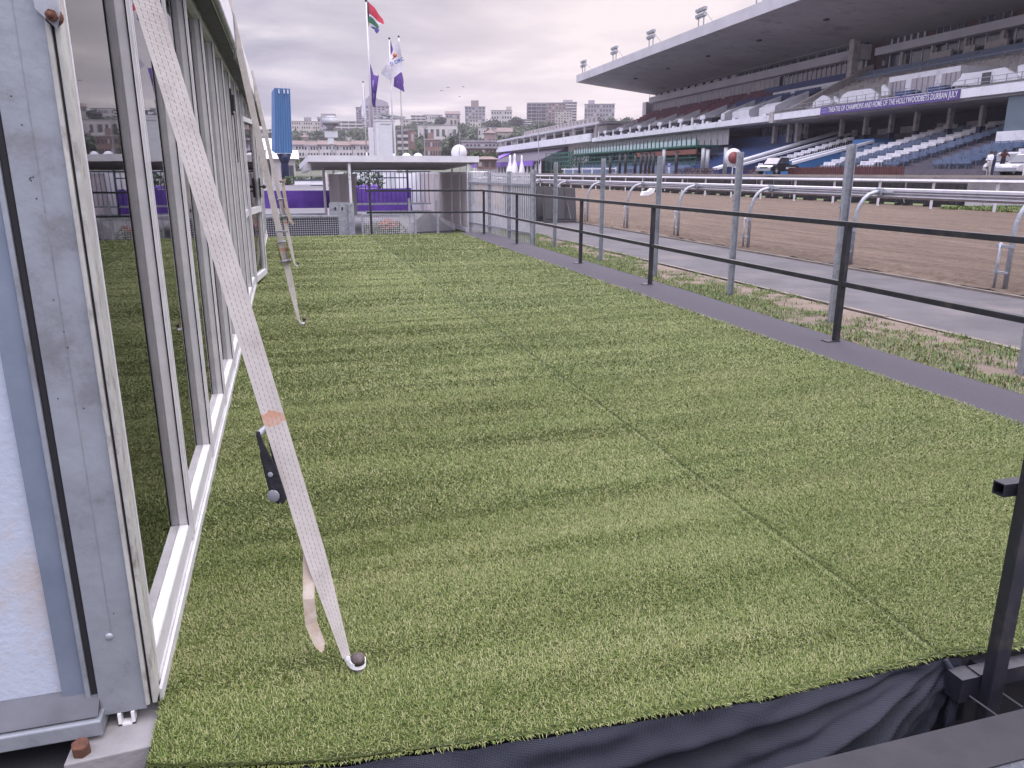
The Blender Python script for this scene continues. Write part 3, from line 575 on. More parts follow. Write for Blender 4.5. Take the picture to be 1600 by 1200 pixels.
# palisade fence
pf=thing('palisade_fence','grey galvanised palisade fence with pointed pales beyond the deck','fence',(5.2,17,-.3))
pts=[Vector((5.76,18.15,0)),Vector((5.62,19.7,0)),Vector((5.48,21.2,0)),Vector((5.32,22.9,0))]
zt=1.50
for a,c in zip(pts[:-1],pts[1:]):
    b=mb(pf); n=int((c-a).length/.118); d=(c-a).normalized(); s_=Vector((d.y,-d.x,0))
    for i in range(1,n):
        p=a+(c-a)*(i/n); w_=.040
        for u0,u1,o1,o2 in ((-w_,0,0,.014),(0,w_,.014,0)):
            q0=p+d*u0+s_*o1;q1=p+d*u1+s_*o2
            b.poly([(q0.x,q0.y,-.25),(q1.x,q1.y,-.25),(q1.x,q1.y,zt-.03 if u1 else zt+.02),(q0.x,q0.y,zt-.03 if u0 else zt+.02)])
    b.build('pales',M['frame'],pf)
    b=mb(pf)
    for z in (0.05,1.2): b.bar(a+Vector((0,0,z))-s_*.03,c+Vector((0,0,z))-s_*.03,.04,.05)
    b.pieces('rail',M['steelgalv'],pf)
for p,h in zip(pts,(1.56,1.52,1.52,1.5)):
    b=mb(pf); b.box(p.x-.05,p.x+.05,p.y-.004,p.y+.004,-.3,h); b.box(p.x-.05,p.x-.042,p.y+.0041,p.y+.07,-.3,h); b.box(p.x+.042,p.x+.05,p.y-.07,p.y-.0041,-.3,h); b.build('post',M['steelgalv'],pf)
# ================================================================ RAILS OF THE TRACK
gr=thing('running_rail','grey aluminium running rail on gooseneck supports along the near edge of the sand track','running rail',(10.65,20,-.3))
gy=[5.7,9.3,12.8,16.4,19.94,23.4,26.9,30.5,34.1,37.7,41.3,44.9,48.5]
for y in gy:
    b=mb(gr); X0=10.64
    pts=[(X0,y,-.3),(X0,y,.62)]+[(X0+.40*(1-math.cos(a)),y,.62+.50*math.sin(a)) for a in [R(d) for d in (15,32,50,68,85)]]+[(11.13,y,1.14)]
    b.tube(pts,.038,10); b.build('support',M['steelgalv'],gr)
    b=mb(gr); b.tube([(X0-.03,y+.17,-.3),(X0-.03,y+.17,.45)],.022,8); b.bar((X0-.02,y-.03,.0),(X0-.02,y+.22,.0),.05,.03); b.bar((X0-.02,y-.06,.40),(X0-.02,y+.24,.40),.05,.04); b.box(11.1,11.16,y-.07,y+.07,1.06,1.2); b.tube([(11.14,y+.06,1.12),(11.14,y-.35,1.13)],.013,6); b.pieces('clamp',M['steelgalv'],gr)
prof=[(11.17,1.03),(11.22,1.01),(11.26,1.04),(11.23,1.065),(11.26,1.09),(11.27,1.12),(11.23,1.145),(11.25,1.17),(11.22,1.205),(11.17,1.19),(11.16,1.15),(11.19,1.13),(11.15,1.11),(11.18,1.08),(11.15,1.05)]
b=mb(gr); b.prism(prof,'y',2,62); b.build('rail_beam',M['railalu'],gr)
wr=thing('white_running_rail','white running rail with square posts on the far side of the sand track','running rail',(31.05,40,-.3))
y=21.; ps=[]
while y<150: ps.append(y); y+=3.7
for y in ps:
    b=mb(wr); b.box(31.05,31.13,y-.05,y+.05,-.3,1.04); b.bar((31.09,y,.98),(30.98,y,1.06),.06,.05); b.build('post',M['white'],wr)
b=mb(wr); b.prism([(30.9,1.06),(31.0,1.03),(31.12,1.04),(31.14,1.10),(31.08,1.16),(30.95,1.16)],'y',18,150); b.build('rail_beam',M['white'],wr)
br=thing('back_rail','dull tan rail on leaning steel posts behind the black barriers','running rail',(36,50,-.26))
b=mb(br); b.prism([(35.9,1.22),(36.1,1.22),(36.1,1.34),(35.9,1.34)],'y',20,150); b.build('rail_beam',mat('tan_rail',(.33,.28,.25),(.25,.21,.2),1,.8),br)
y=22.
while y<150:
    b=mb(br); b.tube([(36.4,y,-.26),(36.0,y+.15,1.3)],.03,6); b.build('post',M['steelgalv'],br); y+=3.
# black plastic barriers behind the white rail
bar0=None; NB=36
def barrier_mesh():
    b=MB(); b.box(-.04,.04,-.98,.98,.12,1.22); 
    for i in range(4): b.box(-.065,-.041,-.9+i*.46,-.52+i*.46,.2,1.12)
    b.box(-.3,.3,-.8,-.72,0,.12); b.box(-.3,.3,.72,.8,0,.12); b.bar((-.05,-.76,.9),(-.32,-.76,.05),.03,.03); b.bar((-.05,.76,.9),(-.32,.76,.05),.03,.03)
    return b.build('crowd_barrier',M['blackplastic'])
for i in range(NB):
    if bar0 is None: o=barrier_mesh(); bar0=o
    else: o=bar0.copy(); col.objects.link(o)
    y=32.9+i*2.06; o.location=(33.+random.uniform(-.08,.08),y,-.26); o.rotation_euler=(0,random.uniform(-.04,.04),random.uniform(-.05,.05))
    tag(o,'black plastic barrier behind the white rail, %s from the right end of the row'%ORD[i],'barrier','black barriers lined up behind the white rail')
for i in range(7):
    b=MB(); b.box(-.62,.62,-.05,.05,.02,1.28)
    for k in range(3): b.box(-.56+k*.39,-.22+k*.39,-.075,-.051,.12,1.2)
    b.bar((-.2,-.05,.7),(-.2,-.5,.0),.035,.035); b.bar((.3,-.05,.7),(.3,-.5,.0),.035,.035)
    o=b.build('stacked_barrier',M['blackplastic'],loc=(9.75+.02*i,27.4+i*.95,-.3)); o.rotation_euler=(R(-17),0,R(-8+i))
    tag(o,'upright black barrier leaning beside the path, %s nearest of the leaning stack'%ORD[i],'barrier','black barriers stacked beside the path')
# ================================================================ SHED / COVERED WALKWAY
sh=thing('open_shed','low white roofed walkway shed on slim posts beyond the far handrail','shed',(3.2,30,-.3))
b=mb(sh); b.add([(.72,23,1.78),(5.62,23,1.78),(5.62,23,1.955),(.72,23,1.955),(.60,29.4,1.60),(5.9,29.4,1.60),(5.9,29.4,1.76),(.60,29.4,1.76)],[(0,1,2,3),(3,2,6,7),(0,3,7,4),(1,5,6,2),(4,7,6,5)]); b.build('roof_fascia',M['white'],sh)
b=mb(sh)
for i in range(16):
    y0=23.02+i*.4; z=1.775-.175*(i/16); x1=5.6+.25*i/16
    b.box(.745,x1,y0,y0+.2,z-.012,z); b.box(.745,x1,y0+.2,y0+.4,z-.04,z-.012)
b.build('roof_sheeting',mat('ribbed_ceiling',(.42,.40,.41),(.34,.32,.33),1,.6),sh)
b=mb(sh)
for i in range(6): b.box(.62,.8,23.4+i,23.5+i,1.56-.02*i,1.75-.025*i)
b.pieces('rafter',M['frame'],sh)
for (x,y) in [(1.84,23.1),(5.30,23.1),(1.30,27),(1.42,29),(1.55,31.2),(1.7,33.5),(5.55,26.6),(5.75,30),(5.95,34),(4.9,36)]:
    b=mb(sh); w=.035 if y<24 else .03; b.box(x-w,x+w,y-w,y+w,-.3,1.74-(y-23)*.022 if y<29.3 else 1.5); 
    if y<24:
        b.mi=1
        for z in (1.3,1.42): b.tube([(x,y-w-.002,z),(x,y-w-.006,z)],.014,8)
    b.build('post',[M['white'],M['gasket']],sh)
# right ribbed panel wall
def ribwall(x0,y0,x1,y1,z0,z1,name='panel_wall',m='shedpanel',step=.21):
    b=mb(sh); a=Vector((x0,y0,0)); c=Vector((x1,y1,0)); d=(c-a).normalized(); s_=Vector((-d.y,d.x,0)); n=int((c-a).length/step)
    for i in range(n):
        p=a+d*i*step; q=p+d*step*.72; r=p+d*step; o=s_*(.02)
        b.add([p+UP*z0,q+UP*z0,q+UP*z1,p+UP*z1],[(0,1,2,3)]); b.add([q+UP*z0,q+o+UP*z0,q+o+UP*z1,q+UP*z1],[(0,1,2,3)]); b.add([q+o+UP*z0,r+o+UP*z0,r+o+UP*z1,q+o+UP*z1],[(0,1,2,3)])
    return b.build(name,M[m],sh)
ribwall(5.38,23.2,6.2,38.9,-.3,1.46)
for yy in (24.6,26.4,28.6,31.,34.):
    xx=5.34+(yy-23.2)*.0522; b=mb(sh); b.box(xx-.06,xx-.02,yy-.03,yy+.03,-.3,1.5); b.build('stud',M['white'],sh)
b=mb(sh); b.bar((5.30,23.2,1.48),(6.12,38.9,1.48),.05,.05); b.bar((5.26,23.2,-.2),(6.08,38.9,-.2),.06,.1); b.build('wall_rail',M['white'],sh)
ribwall(2.35,27.1,1.28,27.0,.1,1.44,step=.3); ribwall(1.28,27,1.9,36,-.3,1.46)
# low ramp wall inside
b=mb(sh); b.add([(3.35,24,.30),(4.2,24.,.34),(5.2,24.6,-.1),(5.2,24.6,-.3),(3.35,24,-.3)],[(0,1,2,3,4)]); b.build('ramp_panel',M['frame'],sh)
# dark blue tall gate across the shed, grey rails below
gt=thing('tall_gate','tall dark blue barred gate inside the white roofed shed','gate',(3,31,-.3))
b=mb(gt)
for i in range(19):
    x=2.55+i*.165; b.box(x-.012,x+.012,31-.012,31+.012,.35,1.52)
b.build('bars',M['navy'],gt)
b=mb(gt); b.box(2.5,5.6,30.985,31.015,1.50,1.54); b.box(3.4,4.7,30.985,31.015,1.27,1.31); b.box(4.65,4.72,30.96,31.04,-.3,1.6); b.build('frame',M['navy'],gt)
b=mb(gt); b.box(2.5,5.6,30.98,31.02,.27,.34); b.box(2.5,5.6,30.98,31.02,.0,.04); b.pieces('bottom_rail',M['steelgalv'],gt)
# purple drapes
def drape(name,label,pts,z0,z1,m='purple',amp=.03):
    b=MB(); n=len(pts)-1; V=[];Fc=[]; N_=60
    for i in range(N_+1):
        t=i/N_*n; k=min(int(t),n-1); p=lerp((*pts[k],0),(*pts[k+1],0),t-k)
        d=(Vector((*pts[k+1],0))-Vector((*pts[k],0))).normalized(); s_=Vector((-d.y,d.x,0))
        for j in range(6):
            u=j/5; V.append(p+s_*amp*(math.sin(i*.9)+.6*math.sin(i*.37+u*4))*(1-.5*u)+UP*(z0+(z1-z0)*u))
    for i in range(N_):
        for j in range(5): a=i*6+j; Fc.append((a,a+6,a+7,a+1))
    b.smooth=True; b.add(V,Fc); return tag(b.build(name,M[m]),label,'drape')
drape('purple_drape','long purple cloth stretched over a barrier left of the shed',[(-3,30.2),(1.70,30)],.22,.85)
drape('draped_counter','purple cloth over a counter behind the barred gate inside the shed',[(2.75,34),(5.3,34),(5.35,36)],-.1,.83)
b=MB()
for x in (2.9,3.3,3.75): b.dome((x,34.3,.85),.2,12,.7)
tag(b.build('purple_cushions',M['purple']),'heap of lilac cushions on the purple counter in the shed','cushions')
# mesh fences and grey gate post
def meshpanel(name,label,x0,x1,y,z0,z1,back=None,step=.055):
    t=thing(name,label,'fence panel',((x0+x1)/2,y,-.3)); b=mb(t)
    x=x0
    while x<x1: b.box(x-.004,x+.004,y-.004,y+.004,z0,z1); x+=step
    z=z0
    while z<z1: b.box(x0,x1,y+.0045,y+.012,z-.004,z+.004); z+=step
    b.build('wire_mesh',M['frame'],t)
    b=mb(t); b.box(x0-.02,x1+.02,y-.03,y+.03,z1,z1+.05); b.box(x0-.05,x0,y-.03,y+.03,-.3,z1); b.box(x1,x1+.05,y-.03,y+.03,-.3,z1); b.build('frame',M['steelgalv'],t)
    if back: b=mb(t); b.box(x0,x1,y+.05,y+.06,z0,z1); b.build('backing',M[back],t)
meshpanel('mesh_panel','low steel mesh panel backed with dark sheet, left of the shed post',-.6,1.30,20.7,-.3,.38,'navy')
meshpanel('mesh_panel','open steel mesh panel below the barred gate, right of the white shed post',1.98,3.35,21.2,-.3,.38)
b=MB(); b.box(1.15,1.62,21.5,21.55,-.3,.72); b.box(1.62,1.78,21.45,21.6,-.3,.70); b.box(1.13,1.17,21.46,21.5,-.3,.70); b.mi=1; b.box(1.27,1.31,21.49,21.499,.52,.60); b.box(1.45,1.49,21.49,21.499,.52,.60)
tag(b.build('metal_gate',[M['steelgalv'],M['gasket']]),'small grey sheet metal gate with two keyholes at the shed entrance','gate')
b=MB(); b.box(-3,1.2,25,25.05,.22,.28); b.box(-3,1.2,25,25.05,-.1,-.05)
for i in range(5): b.box(-2.6+i*.9,-2.55+i*.9,25.0,25.05,-.3,.25)
tag(b.build('pipe_rail',M['steelgalv']),'low grey rail behind the left mesh panel','rail')
b=MB()
for i in range(16):
    x=random.uniform(-1.2,1.3); b.dome((x,26+random.random(),-.05),random.uniform(.06,.16),8,.8,True)
tag(b.build('white_flowers',M['white']),kind='stuff')
for x,h,l in ((3.58,.75,'taller short grey steel post left of its twin inside the shed'),(4.43,.68,'lower short grey steel post nearer the shed panel wall')):
    b=MB(); b.box(x-.035,x+.035,23.5,23.57,-.3,h); tag(b.build('short_post',M['steelgalv']),l,'post')
# domes on the shed roof
for (x,y,r,l) in ((4.15,27.5,.165,'left small white dome on the shed roof, in front of the right flagpole'),(4.55,27.5,.17,'middle small white dome on the shed roof')):
    b=MB(); b.tube([(x,y,1.9),(x,y,1.98)],r*.9,14); b.dome((x,y,1.97),r,18,1.); tag(b.build('satellite_dome',M['white']),l,'satellite dome','white domes on the shed roof')
b=MB(); x,y=5.68,26.; b.tube([(x,y,2.12),(x,y+.05,2.12)],.26,28); b.box(x-.012,x+.012,y-.02,y-.004,1.9,2.30); b.mi=1; b.box(x-.01,x+.01,y-.03,y-.021,1.9,2.3)
tag(b.build('round_antenna',[M['white'],M['steelgalv']]),'large round pale disc antenna at the right end of the shed roof','antenna')
# ================================================================ FLAGS
def pole(name,label,px,pyt,pyb,Y,r=.06,dark=False):
    p=atY(px[0],pyt,Y); q=atY(px[1],pyb,Y); x=(p.x+q.x)/2
    t=thing(name,label,'flagpole',(x,Y,-.3),0,'white flagpoles behind the shed')
    b=mb(t); b.tube([(x,Y,-.3),(x,Y,q.z)],r*1.2,10); b.tube([(x,Y,q.z),(x,Y,p.z)],r*1.2,10,r*.6); b.build('mast',M['white'],t)
    b=mb(t); b.dome((x,Y,p.z),r*1.3,8,1,True); b.build('finial',M['blackplastic'],t); return t,x,p.z
YF=60.
def flagmesh(polys,Y,mats,name,label,px2,amp=.25,seed=0,sub=5):
    # polys: list of (material index,[photo pixels]) lying on one rippled cloth
    b=MB(); bm=bmesh.new()
    for mi,pp in polys:
        vs=[bm.verts.new(atY(x,y,Y)) for x,y in pp]; f=bm.faces.new(vs); f.material_index=mi
    bmesh.ops.triangulate(bm,faces=bm.faces); bmesh.ops.subdivide_edges(bm,edges=bm.edges,cuts=sub,use_grid_fill=True)
    for v in bm.verts:
        if v.co.y==0: pass
        v.co.y+=amp*math.sin(v.co.x*3.1+v.co.z*1.7+seed)+amp*.5*math.sin(v.co.x*6.5-v.co.z*2.3+seed)
    r=bmesh.ops.extrude_face_region(bm,geom=bm.faces[:]); 
    for v in [e for e in r['geom'] if isinstance(e,bmesh.types.BMVert)]: v.co.y+=.015
    me=bpy.data.meshes.new(name); bm.to_mesh(me); bm.free()
    for m in mats: me.materials.append(m)
    o=bpy.data.objects.new(name,me); col.objects.link(o); return tag(o,label,'flag')
fc={k:mat('flag_'+k,c,None,3,.8) for k,c in dict(red=(.42,.03,.06),white=(.62,.62,.7),green=(.04,.16,.10),blue=(.10,.10,.32),black=(.04,.04,.06),yellow=(.35,.32,.10),purple=(.10,.05,.25),lilac=(.25,.2,.45),orange=(.5,.2,.12),grey=(.3,.28,.32)).items()}
pole('flagpole','tallest white flagpole, flying the red, green and blue flag',(573.5,580),1,205,YF,.075)
flagmesh([(0,[(575.5,3),(585,12),(592,22),(598.5,30),(600,37),(597,38),(591,34),(583,27),(577,22),(576,10)]),
 (1,[(577,22),(583,27),(591,34),(597,38),(593,38.5),(590,38),(584,31),(578,25.5)]),
 (2,[(578,25.5),(584,31),(590,38),(592,43),(591,45),(588,43.5),(583,39),(577,36),(574.5,33),(576.5,26)]),
 (1,[(577,36),(583,39),(588,43.5),(584,42),(579,42),(576,41)]),
 (3,[(579,42),(584,42),(588,43.5),(591,45),(592.5,48),(589,53),(586.5,50),(585,46),(581,44)]),
 (4,[(573.5,3),(575.5,3),(576,10),(577,22),(576.5,26),(574.5,33),(574,33)]),
 (5,[(574,33),(574.5,33),(577,36),(576,41),(574,42.5)])],YF,[fc[k] for k in ('red','white','green','blue','black','yellow')],'national_flag','national flag with red, green, white and blue bands on the tallest pole',0,.12)
pole('flagpole','white flagpole carrying the furled dark purple banner, beside the tallest pole',(578.5,581),97,238,YF+2,.05)
flagmesh([(0,[(578,98),(581,106),(584,117),(590,119),(592,116),(592,119),(588,124),(586,128),(588,138),(588,145),(585,149),(587,160),(587,167),(583,166),(581,160),(580,140),(579,120)]),(1,[(581,126),(584,125),(584,134),(582,137)]),(1,[(583,145),(585,146),(584,155),(582.5,153)])],YF+2,[fc['purple'],fc['lilac']],'purple_banner_flag','dark purple banner hanging limp beside the tallest flagpole',0,.15,1,3)
pole('flagpole','thin white flagpole on the far left with a limp white flag',(568.5,571.5),128,238,YF+4,.05)
flagmesh([(0,[(568.5,130),(570,145),(572,165),(573,185),(571,187),(567,183),(565,178),(566,160),(567.5,145)])],YF+4,[fc['white']],'limp_white_flag','limp white flag on the thin far left flagpole',0,.12,2,3)
pole('flagpole','white flagpole holding the big white lettered flag, left of the pair',(609.5,614),60,240,YF,.06)
pole('flagpole','white flagpole on the right of the flag pair, its purple flag hanging low',(622,630.5),57,243,YF+1.5,.06)
flagmesh([(0,[(610,62),(614,76),(613.5,84),(611,88),(610,80)])],YF+1,[fc['purple']],'purple_flag_tip','dark purple tip of a flag above the white lettered flag',0,.05,1,2)
lf=flagmesh([(0,[(622.5,63),(625,75),(628,87),(629,100),(629,110),(622,116),(616,121),(608,125.5),(602,120),(595,114.5),(600,105),(607,97),(612,84),(618,72)])],YF-.3,[fc['white']],'lettered_white_flag','big white flag with orange emblem and blue lettering between the two flagpoles',0,.10,3,5)
def quadpx(px0,py0,px1,py1,Y): 
    return [atY(px0,py0,Y),atY(px1,py0,Y),atY(px1,py1,Y),atY(px0,py1,Y)]
def text_obj(s,m,name,parent,size,ext=.01,bold=.0):
    cu=bpy.data.curves.new(name,'FONT'); cu.body=s; cu.size=size; cu.extrude=ext; cu.offset=bold; cu.resolution_u=4; cu.space_character=1.06
    o=bpy.data.objects.new('tmp',cu); col.objects.link(o); dg=bpy.context.evaluated_depsgraph_get(); me=bpy.data.meshes.new_from_object(o.evaluated_get(dg)); bpy.data.objects.remove(o)
    me.name=name; me.materials.clear(); me.materials.append(m); r=bpy.data.objects.new(name,me); col.objects.link(r); r.parent=parent; return r
b=MB(); c=atY(617,86,YF-.75); b.tube([c,c+Vector((0,.02,0))],.16,14); b.poly([atY(612,92,YF-.75),atY(616,88,YF-.75),atY(618,90,YF-.75),atY(614,93,YF-.75)]); b.build('emblem',fc['orange'],lf)
tx=text_obj('D CIRC',mat('blue_lettering',(.04,.1,.35)),'lettering',lf,.30,.008,.012); p=atY(611,103,YF-.75); tx.location=p; tx.rotation_euler=(PI/2,-R(24),0)
b=MB()
for i in range(6): b.bar(atY(600+i*2.6,114-i*.6,YF-.75),atY(604+i*2.4,101-i*.2,YF-.75),.02,.03)
b.build('line_drawing',fc['grey'],lf)
flagmesh([(0,[(616,115),(622,113),(628,113),(630,122),(631,130),(630,131),(632,144),(628,141),(622,138),(615,135)]),(1,[(621,122),(623,120),(622,128),(620,130)])],YF+1.2,[fc['purple'],fc['lilac']],'small_purple_flag','purple flag with a white mark hanging below the white lettered flag',0,.08,2,3)
# pole base cabinet + white tower with radar
p=atY(576,199,58); q=atY(585,240,58)
b=MB(); b.box(p.x,q.x,58,58.5,-.3,p.z); b.mi=1; b.box(p.x+.1,q.x-.1,57.98,57.999,1.6,p.z-.15)
tag(b.build('pole_cabinet',[M['white'],M['frame']]),'narrow white cabinet round the foot of the tallest flagpole','cabinet')
tw=thing('camera_tower','white box tower with a pale panel and a dish on top, behind the flagpoles','tower',(9.5,75,-.3))
p=atY(587,187,75); q=atY(619,242,75)
b=mb(tw); b.box(p.x,q.x,75,77,-.3,p.z-.1); b.box(p.x-.04,q.x+.04,74.95,77.05,p.z-.1,p.z+.02); b.build('tower_body',M['white'],tw)
b=mb(tw); b.box(p.x+.3,q.x-.35,74.96,74.999,2.6,p.z-.45); b.build('panel',M['sign'],tw); b=mb(tw); b.box(p.x+.4,q.x-.4,74.93,74.955,p.z-.40,p.z-.33); b.box(p.x+.4,q.x-.4,74.93,74.955,2.45,2.52); b.build('panel_trim',M['steelgalv'],tw)
z=p.z
b=mb(tw); b.prism([(9.2,z+.48),(10.4,z+.42),(11.5,z+.30),(11.3,z+.18),(10.5,z+.10),(9.9,z+.38)],'y',75.2,76.2); b.build('dish_arm',M['steelgalv'],tw)
b=mb(tw); b.box(8.9,9.6,75.3,76,z+.25,z+.62); b.box(8.75,10.3,75.5,75.9,z+.02,z+.14); b.tube([(9.1,75.5,z),(9.1,75.5,z+.3)],.08,6); b.tube([(9.9,75.5,z),(9.9,75.5,z+.4)],.1,6); b.tube([(9.4,75.2,z+.14),(9.4,76,z+.3)],.15,10); b.build('equipment',M['alu'],tw)
# ================================================================ BLUE TOWER, MAST SIGNS, LIGHT MASTS
bt=thing('blue_tower','tall blue corrugated box on a dark blue pole with three rods on top','tower',(.4,95,-.1))
b=mb(bt); b.add([(-.62,94,3.55),(1.28,94.3,3.55),(1.52,94.3,10.45),(-.15,94,10.45),(-1.0,96.2,3.9),(1.3,96.5,3.9),(1.5,96.5,10.2),(-.5,96.2,10.2)],[(0,1,2,3),(4,7,6,5),(0,3,7,4),(1,5,6,2),(3,2,6,7),(0,4,5,1)])
b.build('box',M['tower'],bt)
b=mb(bt)
for i in range(7):
    u=(i+.5)/7; p0=Vector((-.62,93.98,3.6))*(1-u)+Vector((1.28,94.28,3.6))*u; p1=Vector((-.15,93.98,10.4))*(1-u)+Vector((1.52,94.28,10.4))*u; b.bar(p0,p1,.09,.05)
b.build('rib',mat('tower_rib',(.035,.11,.26),None,3,.5),bt)
b=mb(bt); b.tube([(.35,95,-.1),(.35,95,2.6),(.35,95,3.2),(.35,95,3.55)],.42,16); b.tube([(.35,95,2.5),(.35,95,3.54)],.43,16,.85); b.build('pole',M['navy'],bt)
b=mb(bt)
for x,h in ((.3,1.0),(.85,.8),(1.25,.8)): b.tube([(x,94,10.4),(x,94,10.45+h)],.02,6); b.tube([(x,93.93,9.9),(x,93.93,10.3)],.07,6)
b.build('rod',M['white'],bt)
ms=thing('mast_sign','mushroom headed mast with two pale rectangular boards','mast',(9,150,-.3))
x=atY(517,200,150).x
b=mb(ms); b.tube([(x,150,-.3),(x,150,10)],.25,8); b.build('mast',M['steelgalv'],ms)
zt=atY(517,183,150).z; zb=atY(517,192,150).z
b=mb(ms); b.tube([(x,150,zb-.25),(x,150,zb+.1),(x,150,zt-.15)],1.6,16,1.5); b.tube([(x,150,zt-.15),(x,150,zt+.2)],1.5,16,.6); b.tube([(x,150,zb-1.2),(x,150,zb-.2)],.3,12,1.4); b.build('head',M['alu'],ms)
for a in ((507,205,528,215),(512,216,522,225)):
    p=atY(a[0],a[1],149.6); q=atY(a[2],a[3],149.6); b=mb(ms); b.box(p.x,q.x,149.5,149.7,q.z,p.z); b.build('board',M['sign'],ms)
for px,pt,l in ((483,226,'left of two small twin lamp masts beside the white terraced houses'),(662,190,'slim antenna mast above the brick house right of the domes'),(718,205,'thin antenna rod rising behind the round disc antenna'),(842,165,'thin steel mast in front of the tall dark building on the ridge'),(663,208,'short lamp mast beside the brick house')):
    Y=140; p=atY(px,pt,Y); b=MB(); b.tube([(p.x,Y,-.3),(p.x,Y,p.z)],.09,6,.05)
    if px in(483,): b.box(p.x-.9,p.x-.4,Y-.1,Y+.1,p.z-.2,p.z+.05); b.box(p.x+.8,p.x+1.3,Y-.1,Y+.1,p.z-.2,p.z+.05); b.bar((p.x-.9,Y,p.z-.2),(p.x+1.2,Y,p.z-.2),.06,.06)
    else: b.box(p.x-.3,p.x+.3,Y-.05,Y+.05,p.z-1.,p.z-.9)
    tag(b.build('lamp_mast' if 'lamp' in l else 'antenna_mast',M['steelgalv']),l,'mast')
# raised asphalt bank, hedge, flowerbed, van and tents left of the shed
b=MB(); b.add([(-8,40,-.32),(4,40,-.32),(4,60,.1),(-8,60,.1),(4,120,.1),(-8,120,.1)],[(0,1,2,3),(3,2,4,5)]); struct(b,'asphalt_bank',M['ground'])
# ================================================================ GRANDSTAND
OX=Vector((62,110,1.2))       # local frame: x = t (away from the track), y = s (along the stand), z
gs_=thing('grandstand','huge grey grandstand with a cantilevered roof over burgundy and blue seats','grandstand',ST(110,62,1.2),-SA)
def sb(): return MB(off=OX)
def SP(t,s,z): return Vector((t,s,z))
def spx(px,py,t): s,z=atT(px,py,t); return Vector((t,s,z))
# roof
b=sb(); b.prism([(54,20.75),(54,22.15),(62,23.2),(78,23.2),(78,18.0),(74,18.3)],'y',20,174.5); b.build('roof',M['soffit'],gs_)
b=sb(); b.box(53.9,53.98,20,174.6,20.70,22.2); b.prism([(53.9,20.70),(53.9,22.2),(62,23.25),(78,23.25),(78,17.9),(74,18.25)],'y',174.52,174.62); b.build('roof_fascia',M['greyroof'],gs_)
b=sb()
for s in range(45,172,16):
    for t in (61,): b.box(t-.25,t+.25,s-.3,s+.3,20.75-(t-54)*.1225-.22,20.75-(t-54)*.1225-.02)
b.pieces('soffit_lamp_housing',M['dark'],gs_)
# back structure
b=sb(); b.box(72.5,77.9,99,174,1.3,18.2); b.box(73.2,78,20,99,1.3,18.3); b.build('back_wall',M['brick'],gs_)
# --- far section: balcony slab, rake, steps
b=sb(); b.box(58.0,58.35,99.5,175,8.15,8.95); b.build('balcony_fascia',M['whitewall'],gs_)
b=sb(); b.box(58.35,72.5,99.5,175,7.95,8.2); b.build('balcony_slab',M['soffit'],gs_)
def steps(t0,z0,t1,z1,n,s0,s1,m,name,zb=None):
    b=sb(); dt=(t1-t0)/n; dz=(z1-z0)/n
    pr=[(t0,zb if zb is not None else z0-.3)]
    for i in range(n): pr+=[(t0+i*dt,z0+(i+1)*dz),(t0+(i+1)*dt,z0+(i+1)*dz)]
    pr.append((t1,zb if zb is not None else z0-.3)); b.prism(pr,'y',s0,s1); return b.build(name,m,gs_)
steps(60.6,8.6,71.2,14.0,13,100,174.8,M['terrace'],'upper_terrace',8.2)
b=sb(); b.box(58.35,60.7,99.5,175,8.2,8.6); b.build('balcony_floor',M['terrace'],gs_)
def seats(s0,s1,rows,m,name):
    b=sb()
    for r in rows:
        t=60.6+(r+.55)*(10.6/13); z=8.6+(r+1)*(5.4/13); s=s0
        while s<s1:
            if (s-100)%9.5>.9: b.box(t-.2,t+.2,s,s+.42,z+.28,z+.36); b.box(t+.17,t+.23,s,s+.42,z+.3,z+.78)
            s+=.55
    o=b.build(name,m,gs_); o['kind']='stuff'; o['label']='rows of %s seats on the upper terrace'%name.split('_')[0]; return o
seats(127,173,range(2,13),M['burg'],'burgundy_seats'); seats(103,127,range(2,9),M['seatblue'],'navy_seats')
seats(118,127,range(9,13),M['burg'],'burgundy_seats')
b=sb(); b.box(70.0,71.3,99.6,122,13.4,14.7); b.build('press_bench_front',M['seatblue'],gs_)
b=sb(); b.box(68.6,69.2,100,117,12.9,13.6); b.build('white_bench_front',M['whitewall'],gs_)
# party booths along the balcony front: dark boxes and white drapes
def booth(s,w,wh):
    b=sb(); b.box(59.2,60.6,s,s+w,8.6,9.9); o=b.build('booth_screen',M['dark'],gs_)
    b=sb(); b.add([(59.1,s+w,8.6),(59.1,s+w+.9,8.6),(59.1,s+w+.65,10.3),(59.1,s+w+.15,10.3),(60.4,s+w,8.6),(60.4,s+w+.9,8.6),(60.4,s+w+.65,10.3),(60.4,s+w+.15,10.3)],[(0,1,2,3),(4,7,6,5),(0,3,7,4),(1,5,6,2),(3,2,6,7)])
    if wh: b.box(59.0,60.6,s+w-.6,s+w+1.3,9.75,10.35)
    b.build('white_drape',M['whitewall'],gs_)
for i,s in enumerate([118.5,122.5,127.,131.5,136.,141,146,151,156,161,166,170.5]): booth(s,2.7,i%2==0)
b=sb()
for i in range(17): b.box(58.4,58.9,101+i*4.3,101.9+i*4.3,8.95,9.25)
b.pieces('ledge_block',M['whitewall'],gs_)
